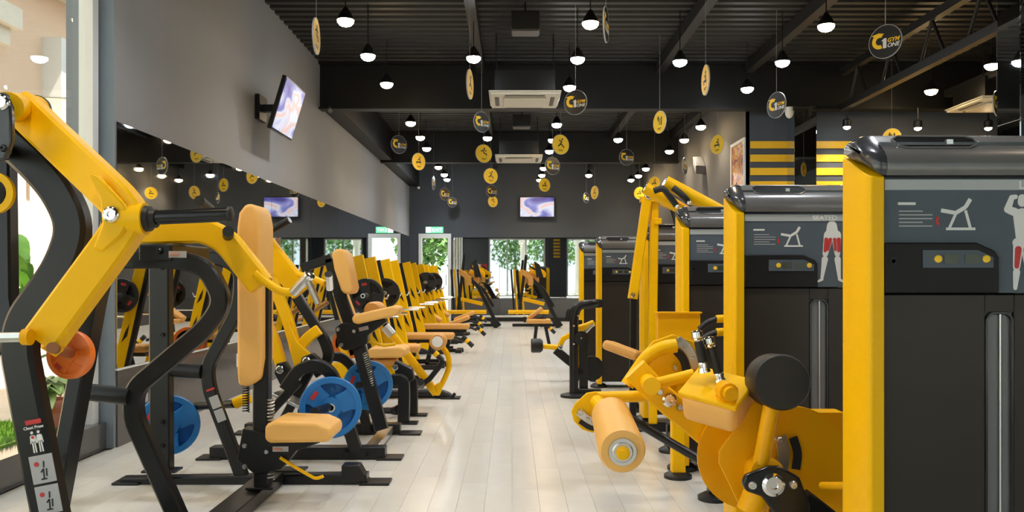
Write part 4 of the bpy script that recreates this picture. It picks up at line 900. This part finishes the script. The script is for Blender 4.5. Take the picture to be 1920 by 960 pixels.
mk('seat_bracket', MB().prism([V((a, 4.44, b)) for a, b in ((xp - .09, .42), (xp + .02, .40), (xp + .33, .355), (xp + .33, .345), (xp + .2, .30), (xp + .12, .20), (xp - .02, .17), (xp - .12, .25))], (0, .10, 0)), 'black', t, bev=.006)
lc = label_card(P(526, 842, 4.43), .085, .028, (X1, Z1, -Y1), t, 'grey_card', 'warning_label'); mk('orange_field', MB().box(P(521, 842, 4.427), (.045, .02, .003)), 'orange', lc)
for a, b in ((459, 836), (500, 847), (459, 875)): bolt(P(a, b, 4.43), .014, t, 'steel')
mk('adjust_lever', MB().tube([P(525, 858, 4.42), P(560, 880, 4.42), P(592, 898, 4.42), P(606, 893, 4.42)], .009, 8, .03), 'yellow', t)
# levers
lv = mk('lever_arm', MB().rbar([P(250, 436, 4.12), P(385, 432, 4.12), P(425, 452, 4.12), P(490, 535, 4.12)], .125, .08, Y1, .09, .012, None), 'yellow', t)
mk('handle_tube', MB().tube([P(478, 512, 4.08), P(500, 530, 4.08), P(528, 548, 4.06), P(553, 548, 4.05)], .021, 14, .05), 'yellow', lv)
mk('handle_grip', MB().cyl(P(550, 548, 4.05), P(578, 518, 4.0), .024, 16), 'steel', lv)
mk('grip_end', MB().lathe(P(578, 518, 4.0), (P(578, 518, 4.0) - P(550, 548, 4.05)), [(0, .028), (.015, .028), (.018, .018)], 16), 'chrome', lv)
mk('handle_grip', MB().cyl(P(577, 525, 4.0), P(596, 568, 4.05), .017, 14), 'steel', lv)
mk('collar', MB().cyl(P(428, 434, 3.98), P(428, 444, 4.12), .027, 18), 'rubber', lv)
lv = mk('lever_arm', MB().rbar([P(452, 428, 4.98), P(478, 436, 4.98), P(566, 548, 4.98)], .125, .08, Y1, .08, .012), 'yellow', t)
mk('handle_grip', MB().cyl(P(512, 430, 4.92), P(543, 412, 4.9), .021, 14), 'gloss_black', lv)
mk('handle_tube', MB().tube([P(560, 515, 4.95), P(585, 520, 4.9), P(610, 532, 4.85)], .018, 12), 'yellow', lv)
mk('handle_grip', MB().cyl(P(616, 514, 4.8), P(618, 540, 4.9), .024, 14), 'chrome', lv)
mk('rear_grip', MB().cyl(P(374, 376, 4.4), P(394, 392, 4.75), .027, 18), 'rubber', lv)
mk('grip_post', MB().rbar([P(393, 390, 4.75), P(410, 440, 4.8)], .04, .04), 'black', lv)
# placards on the far curved frame
zz = (P(394, 732, 4.9) - P(458, 903, 4.9)).normalized(); xx = Y1.cross(zz); a0 = P(400, 745, 4.915)
for k in range(2): label_card(a0 - zz * (.03 + k * .085) + xx * .0, .055, .075, (xx, zz, -Y1), t, 'grey_card', 'placard')
label_card(a0 + zz * .05, .05, .012, (xx, zz, -Y1), t, 'red', 'title_block')
mk('plate_horn', MB().cyl(P(300, 795, 4.9), P(322, 797, 5.28), .024, 14), 'black', t)
mk('rear_horn', MB().cyl(P(362, 762, 5.3), P(440, 757, 5.1), .026, 14), 'black', t)
mk('horn_sleeve', MB().cyl(P(440, 757, 5.1), P(468, 745, 5.1), .034, 16), 'yellow', t)
weight_plate(P(316, 797, 5.2), .19, 'blue', 'blue weight plate between the black post and the mirror wall', 'blue weight plates', (.35, -1, 0), 'red', 3, 1.0)

# --- third machine
t = root('incline_press_machine', 'black and yellow press with short tilted tan pad, third from the camera', 'exercise machine', (-1.3, 6.1, 0), 'plate loaded presses along the mirror')
d = 6.15
mk('back_pad', MB().prism([P(a, b, d - .12) for a, b in ((621, 476), (628, 467), (640, 466), (649, 476), (662, 540), (659, 550), (650, 553), (640, 547), (626, 505))], (0, .26, 0)), 'tan', t, bev=.022, seg=4)
mk('pad_post', MB().rbar([P(620, 485, d), P(640, 560, d), P(668, 640, d)], .09, .06), 'black', t)
mk('pad_arm', MB().rbar([P(566, 503, d), P(622, 484, d)], .065, .06), 'black', t)
mk('seat', MB().prism([P(a, b, d - .14) for a, b in ((659, 597), (664, 590), (735, 574), (746, 577), (748, 584), (742, 592), (672, 608), (662, 606))], (0, .28, 0)), 'tan', t, bev=.018, seg=4)
mk('seat_bracket', MB().prism([P(a, b, d - .06) for a, b in ((628, 615), (640, 606), (668, 606), (722, 598), (724, 604), (690, 628), (688, 645), (660, 656), (645, 657), (633, 648))], (0, .11, 0)), 'black', t, bev=.006)
for a, b in ((634, 618), (664, 621), (640, 647)): bolt(P(a, b, d - .065), .016, t, 'steel')
lc = label_card(P(682, 616, d - .065), .07, .028, (V((.97, 0, .22)), V((-.22, 0, .97)), -Y1), t, 'grey_card', 'warning_label'); mk('orange_field', MB().box(P(677, 617, d - .068), (.035, .02, .003)), 'orange', lc)
mk('main_post', MB().rbar([P(672, 645, d), P(716, 806, d - .1)], .095, .07), 'black', t)
mk('spring', MB().coil(P(683, 662, d - .05), P(700, 725, d - .07), .015, 16, .004), 'steel', t)
mk('side_rod', MB().rbar([P(618, 545, d - .15), P(632, 600, d - .15)], .03, .03), 'black', t)
mk('adjust_lever', MB().tube([P(690, 640, d), P(720, 648, d), P(742, 645, d)], .012, 8), 'yellow', t)
mk('curved_frame', MB().rbar([P(545, 520, 5.85), P(552, 548, 5.85), P(610, 640, 5.85), P(618, 668, 5.85), P(606, 690, 5.85), P(590, 700, 5.85)], .07, .07, Y1, .08), 'black', t)
mk('hoop_frame', MB().rbar([P(535, 730, 5.5), P(560, 692, 5.5), P(595, 682, 5.5), P(622, 698, 5.5), P(668, 845, 5.6)], .08, .07, Y1, .10), 'black', t)
mk('hoop_frame', MB().rbar([P(612, 668, 6.4), P(640, 668, 6.4), P(664, 690, 6.4), P(668, 720, 6.4), P(690, 810, 6.45)], .07, .06, Y1, .10), 'black', t)
mk('diagonal_brace', MB().rbar([P(500, 780, 5.5), P(560, 715, 5.5)], .06, .05), 'black', t)
mk('diagonal_brace', MB().rbar([P(530, 790, 5.8), P(585, 690, 5.8)], .06, .05), 'black', t)
mk('foot_rest', MB().box(P(547, 750, 5.6), (.24, .2, .02), ((V((.88, 0, -.42))), Y1, V((.42, 0, .88)))), 'steel', t, bev=.004)
for a in (((508, 520), (540, 600), (562, 680)), ((478, 555), (515, 640), (532, 700)), ((556, 660), (578, 632), (598, 618))): mk('lever_arm', MB().rbar([P(*q, 5.75) for q in a], .075, .06, Y1, .05), 'yellow', t)
mk('lever_gusset', MB().prism([P(a, b, 5.70) for a, b in ((540, 600), (556, 640), (585, 668), (590, 682), (552, 690), (545, 660))], (0, .05, 0)), 'yellow', t, bev=.006)
mk('hub_plate', MB().prism([P(a, b, 5.66) for a, b in ((514, 700), (518, 682), (535, 678), (548, 700), (545, 725), (528, 728))], (0, .06, 0)), 'black', t, bev=.006)
mk('hub_plate', MB().prism([P(a, b, 5.66) for a, b in ((560, 690), (566, 670), (585, 662), (600, 675), (600, 700), (570, 700))], (0, .06, 0)), 'black', t, bev=.006)
bolt(P(525, 693, 5.64), .028, t); bolt(P(575, 677, 5.64), .028, t)
mk('front_base_rail', MB().bb(-2.05, -.86, 5.57, 5.67, .0, .085), 'black', t, bev=.006)
mk('rear_base_rail', MB().bb(-2.1, -.88, 6.45, 6.55, .0, .085), 'black', t, bev=.006)
mk('side_rail', MB().bb(-1.02, -.93, 5.67, 6.45, .02, .07), 'steel', t, bev=.004)
for a in ((-.83, 5.62), (-.80, 6.5), (-2.05, 5.62), (-2.1, 6.5)): foot_plate('foot', (a[0], a[1], 0), .15, .17, t)
for a, b in ((648, 848), (686, 852)): bolt(P(a, b, 5.56), .013, t, 'black')
mk('plate_horn', MB().cyl(P(590, 772, 5.1), P(632, 758, 5.5), .027, 16), 'black', t)
mk('plate_horn', MB().cyl(P(672, 722, 6.1), P(700, 718, 6.4), .027, 16), 'black', t)
weight_plate(P(620, 764, 5.35), .20, 'blue', 'blue weight plate with red marks behind the tan seat', 'blue weight plates', (.22, -1, 0), 'red', 3, .9)
weight_plate(P(690, 722, 6.3), .19, 'blue', 'blue weight plate partly behind the black slanted post', 'blue weight plates', (.30, -1, 0), 'red', 3, 1.2)

# --- fourth machine: leg extension with roller
t = root('leg_extension_machine', 'yellow leg extension machine with tan roller beside the aisle', 'exercise machine', (-1.1, 7.6, 0))
d = 7.5
mk('seat', MB().prism([P(a, b, d - .16) for a, b in ((688, 660), (692, 653), (750, 651), (760, 655), (761, 664), (754, 671), (692, 672))], (0, .34, 0)), 'tan', t, bev=.022, seg=4)
mk('seat_frame', MB().box(P(722, 678, d), (.22, .2, .05)), 'tan_dark', t, bev=.008)
mk('frame_beam', MB().rbar([P(610, 694, d), P(750, 694, d)], .13, .09), 'yellow', t)
mk('frame_post', MB().rbar([P(650, 690, d), V((P(650, 690, d).x, d, .08))], .10, .08), 'yellow', t)
mk('knee_bracket', MB().prism([P(a, b, 7.05) for a, b in ((737, 684), (742, 676), (772, 692), (776, 712), (760, 722), (742, 705))], (0, .10, 0)), 'black', t, bev=.008)
bolt(P(741, 689, 7.03), .025, t); bolt(P(764, 712, 7.03), .014, t)
mk('arched_leg', MB().rbar([P(735, 712, 6.95), P(757, 712, 6.95), P(758, 740, 6.95), V((P(757, 740, 6.95).x, 6.95, .02))], .095, .09, Y1, .08), 'black', t)
mk('arched_leg', MB().rbar([P(752, 705, 7.35), P(774, 708, 7.35), P(776, 740, 7.35), V((P(776, 740, 7.35).x, 7.35, .02))], .07, .07, Y1, .08), 'black', t)
for x, y_ in ((P(757, 0, 6.95).x + .03, 6.95), (P(776, 0, 7.35).x + .03, 7.35)): foot_plate('foot', (x, y_, 0), .12, .18, t)
mk('base_rail', MB().tube([P(560, 773, 7.5), P(735, 773, 7.5), P(748, 768, 7.4)], .045, 12), 'black', t)
mk('arm_tube', MB().cyl(P(736, 628, 7.9), P(818, 738, 7.9), .04, 18), 'yellow', t)
mk('arm_sleeve', MB().cyl(P(722, 612, 7.9), P(736, 628, 7.9), .046, 18), 'steel', t)
mk('curved_rod', MB().tube([P(828, 648, 7.9), P(842, 668, 7.9), P(842, 692, 7.9), P(828, 722, 7.9), P(815, 738, 7.9)], .026, 12, .1), 'yellow', t)
mk('cam', MB().prism([P(a, b, 7.86) for a, b in ((815, 722), (826, 716), (829, 730), (824, 742), (814, 742), (818, 733))], (0, .05, 0)), 'yellow', t, bev=.01)
mk('roller', MB().lathe(P(824, 638, 8.05), P(820, 641, 7.7) - P(824, 638, 8.05), [(0, .06), (.02, .078), (.33, .078), (.35, .066)], 28), 'tan_dark', t)
mk('roller_cap', MB().lathe(P(820, 641, 7.7), -Y1, [(0, .052), (.012, .05), (.014, .03)], 24), 'white', t)
mk('foot_bar', MB().rbar([P(833, 676, 7.8), P(806, 710, 7.8), P(790, 722, 7.8)], .05, .06), 'black', t)
mk('foot_peg', MB().cyl(P(790, 722, 7.85), P(788, 716, 7.6), .035, 14), 'rubber', t)
mk('front_rail', MB().tube([P(640, 737, 8.4), P(820, 737, 8.4), P(838, 742, 8.4), P(848, 752, 8.4)], .05, 12, .1), 'black', t)
foot_plate('foot', (P(845, 0, 8.4).x, 8.4, 0), .16, .2, t)
mk('foot_tab', MB().rbar([P(847, 748, 8.35), P(853, 737, 8.35)], .03, .04), 'black', t)
mk('back_pad', MB().box(P(655, 600, 7.6), (.10, .34, .5), (V((.94, 0, .34)), Y1, V((-.34, 0, .94)))), 'tan', t, bev=.03, seg=4)
mk('back_strut', MB().rbar([P(640, 640, 7.6), P(655, 690, 7.55)], .07, .06), 'yellow', t)
mk('plate_roll', MB().lathe(P(708, 580, 8.2), -Y1, [(0, .08), (.3, .085), (.32, .07)], 24), 'tan_dark', t)
mk('roll_arm', MB().rbar([P(712, 590, 8.2), P(735, 625, 7.95)], .05, .05), 'black', t)

# ------------------------------------------------------------------ bench stations with slanted yellow uprights
def bench(d, incline, label, px0, px1):
    t = root('bench_press_station', label, 'bench', (-1.4, d, 0), 'bench stations in a row along the mirror')
    for s_ in (-1, 1):
        y_ = d + s_ * .40; p = mk('upright', MB().rbar([V((-1.70, y_, 1.47)), V((-1.38, y_, .02))], .13, .06, Y1), 'yellow', t)
        mk('upright_back', MB().rbar([V((-1.785, y_, 1.46)), V((-1.46, y_, .02))], .05, .07, Y1), 'black', t)
        for zc in (.62, .98): mk('cut_out', MB().prism([V((-1.585 - (zc - .98) * .22 + a, y_ - .034, zc + b)) for a, b in ((-.045, .10), (.0, .02), (.045, -.10), (-.02, -.03))], (0, .004, 0)), 'black', p)
        mk('hook', MB().tube([V((-1.60, y_, 1.0)), V((-1.50, y_, .98)), V((-1.48, y_, 1.03))], .014, 8), 'chrome', p)
        mk('safety_pin', MB().cyl(V((-1.52, y_ - .0, .80)), V((-1.25, y_, .80)), .014, 8), 'chrome', p)
        mk('base_rail', MB().bb(-1.95, -1.0, y_ - .04, y_ + .04, 0, .06), 'black', t)
    x0, x1 = px0, px1
    if not incline:
        mk('bench_pad', MB().bb(x0, x1, d - .15, d + .15, .38, .465), 'tan_dark', t, bev=.03, seg=4)
        mk('pad_rail', MB().bb(x0 + .05, x1 - .05, d - .05, d + .05, .33, .38), 'black', t)
        mk('front_leg', MB().rbar([V((x1 - .3, d, .34)), V((x1 - .38, d, .03))], .06, .06), 'black', t)
        xe = x1
    else:
        a, b = V((-1.80, d, .70)), V((-1.34, d, .40)); u = (b - a).normalized(); n_ = V((-u.z, 0, u.x))
        mk('back_pad', MB().box((a + b) / 2, ((b - a).length, .30, .08), (u, Y1, n_)), 'tan_dark', t, bev=.03, seg=4)
        mk('seat_pad', MB().box((-1.02, d, .40), (.46, .30, .08), (V((.9, 0, .34)), Y1, V((-.34, 0, .9)))), 'tan_dark', t, bev=.03, seg=4)
        mk('front_leg', MB().rbar([V((-1.1, d, .36)), V((-1.15, d, .03))], .06, .06), 'black', t)
        xe = -.8
    mk('foot_arm', MB().tube([V((xe - .25, d, .36)), V((xe + .02, d, .40)), V((xe + .12, d, .36))], .022, 8), 'black', t)
    mk('foot_roll', MB().cyl(V((xe + .12, d - .05, .42)), V((xe + .26, d - .05, .28)), .032, 12), 'rubber', t)
    mk('roll_band', MB().cyl(V((xe + .165, d - .05, .375)), V((xe + .20, d - .05, .34)), .034, 12), 'yellow', t)
    mk('centre_rail', MB().bb(-1.2, xe - .1, d - .03, d + .03, 0.0, .05), 'black', t); mk('end_foot', MB().bb(xe - .22, xe - .12, d - .25, d + .25, 0, .05), 'black', t)
bench(9.45, False, 'first bench station with slanted yellow uprights, behind the roller machine', -1.6, -1.05)
bench(11.4, False, 'flat tan bench directly above the tan roller in view', -1.74, -.80)
bench(13.6, False, 'flat tan bench next behind, beside black grips with yellow bands', -1.80, -.70)
bench(15.6, True, 'inclined tan bench, nearer of the two inclined ones', 0, 0)
bench(17.6, True, 'inclined tan bench, farther of the two inclined ones', 0, 0)
def barbell(x, y0, y1, z, label, dia):
    t = root('barbell', label, 'barbell', (x, (y0 + y1) / 2, z), 'barbells on the bench racks')
    mk('shaft', MB().cyl((x, y0, z), (x, y1, z), .0145, 12), 'chrome', t)
    mk('sleeve', MB().cyl((x, y0, z), (x, y0 + .25, z), .025, 16), 'steel', t); mk('sleeve', MB().cyl((x, y1 - .25, z), (x, y1, z), .025, 16), 'steel', t)
barbell(-1.56, 8.60, 10.35, 1.04, 'loaded barbell on the first bench rack', .4)
barbell(-1.56, 14.75, 16.5, 1.14, 'loaded barbell on the farther bench rack', .4)
weight_plate((-1.56, 8.83, 1.04), .185, 'plate_black', 'nearest black weight plate on the front barbell', 'black weight plates on barbells', (.08, -1, 0), 'red', 3, .2)
weight_plate((-1.56, 10.1, 1.04), .185, 'plate_black', 'black weight plate on the far end of the front barbell', 'black weight plates on barbells', (.08, -1, 0), 'red', 3, .9)
weight_plate((-1.56, 14.95, 1.14), .185, 'plate_black', 'black weight plate on the near end of the farther barbell', 'black weight plates on barbells', (.08, -1, 0), None, 3, .2)
weight_plate((-1.56, 16.3, 1.14), .185, 'plate_black', 'black weight plate on the far end of the farther barbell', 'black weight plates on barbells', (.08, -1, 0), None, 3, .5)
# ------------------------------------------------------------------ A-frame machines before the back wall
def aframe(x, label):
    t = root('leaning_row_machine', label, 'exercise machine', (x, 20, 0), 'machines before the back mirror'); d = 20.0
    Q = lambda a, b, dd=0: P(a, b, d + dd) + X1 * x
    mk('rear_leg', MB().rbar([Q(871, 478), Q(858, 590)], .07, .07), 'black', t)
    mk('front_leg', MB().rbar([Q(878, 520), Q(896, 536), Q(930, 605)], .09, .07, Y1, .1), 'black', t)
    mk('second_leg', MB().rbar([Q(888, 530, .5), Q(905, 540, .5), Q(925, 575, .5)], .07, .07, Y1, .1), 'black', t)
    mk('foot', MB().rbar([Q(925, 600), V((Q(934, 0).x, d, .02))], .18, .16), 'black', t)
    mk('floor_brace', MB().rbar([Q(905, 592), Q(885, 612)], .07, .07), 'black', t)
    mk('cross_bar', MB().cyl(Q(836, 585, -.2), Q(912, 585, -.2), .05, 14), 'yellow', t)
    mk('pad', MB().rbar([Q(862, 508), Q(880, 522), Q(879, 535)], .12, .25, Y1, .12), 'tan_dark', t)
    mk('pad', MB().rbar([Q(880, 508, .5), Q(894, 520, .5), Q(892, 532, .5)], .12, .25, Y1, .12), 'tan_dark', t)
    mk('lever', MB().rbar([Q(886, 498, .3), Q(908, 512, .3), Q(906, 520, .3)], .07, .07, Y1, .1), 'yellow', t)
    mk('lever', MB().rbar([Q(880, 510, .2), Q(905, 512, .2)], .08, .07), 'yellow', t)
    mk('top_bracket', MB().prism([Q(886, 490), Q(896, 496), Q(903, 520), Q(890, 520)], (0, .1, 0)), 'black', t)
    mk('frame_bar', MB().rbar([Q(862, 560), Q(905, 570)], .09, .06), 'yellow', t)
    for k in range(4): mk('slanted_bar', MB().rbar([Q(846 + k * 6, 505, .6), Q(852 + k * 6, 590, .6)], .045, .05), 'yellow' if k % 2 else 'black', t)
    mk('base_rail', MB().bb(Q(845, 0).x, Q(930, 0).x, d + .5, d + .6, 0, .07), 'black', t)
aframe(0, 'leaning row machine with black A-legs left of the aisle end')
aframe(1.5, 'leaning row machine with black A-legs right of the aisle end')
t = root('floor_bar', 'long pale bar lying along the dark baseboard', 'barbell', (-.35, 22.6, 0))
mk('shaft', MB().cyl((-1.1, 22.5, .16), (.45, 22.5, .16), .028, 12), 'steel', t)
for x in (-1.0, .35): mk('stand', MB().bb(x - .03, x + .03, 22.4, 22.6, 0, .135), 'black', t)
t = root('lying_bench', 'low tan bench with black foot grips right of the aisle end', 'bench', (.55, 16.2, 0))
d = 15.0
mk('bench_pad', MB().box(P(1010, 602, d), (.45, .28, .08)), 'tan_dark', t, bev=.03, seg=3); mk('incline_pad', MB().box(P(1003, 588, d + .1), (.34, .28, .07), (V((.8, 0, .6)), Y1, V((-.6, 0, .8)))), 'tan_dark', t, bev=.025, seg=3)
mk('leg', MB().rbar([P(1006, 608, d), V((P(1002, 0, d).x, d, .0))], .06, .06), 'black', t); mk('leg', MB().rbar([P(1022, 608, d), V((P(1030, 0, d).x, d, .0))], .06, .06), 'black', t)
for k in range(2):
    a = P(1018 + k * 8, 596 + k * 14, d - .05); mk('foot_roll', MB().cyl(a, a + V((.14, 0, -.14)), .032, 12), 'rubber', t); mk('roll_band', MB().cyl(a + V((.04, 0, -.04)), a + V((.075, 0, -.075)), .034, 12), 'yellow', t)
    mk('roll_arm', MB().cyl(a, a + V((-.12, .03, -.02)), .018, 8), 'black', t)
for k in range(3):
    weight_plate((-1.93, 9.70 + k * .045, .46), .19, 'orange', ('nearest of three stored orange plates seen in the mirror', 'middle of three stored orange plates seen in the mirror', 'farthest of three stored orange plates seen in the mirror')[k], 'orange plates behind the first bench', (0, -1, 0), None, 3, .4)
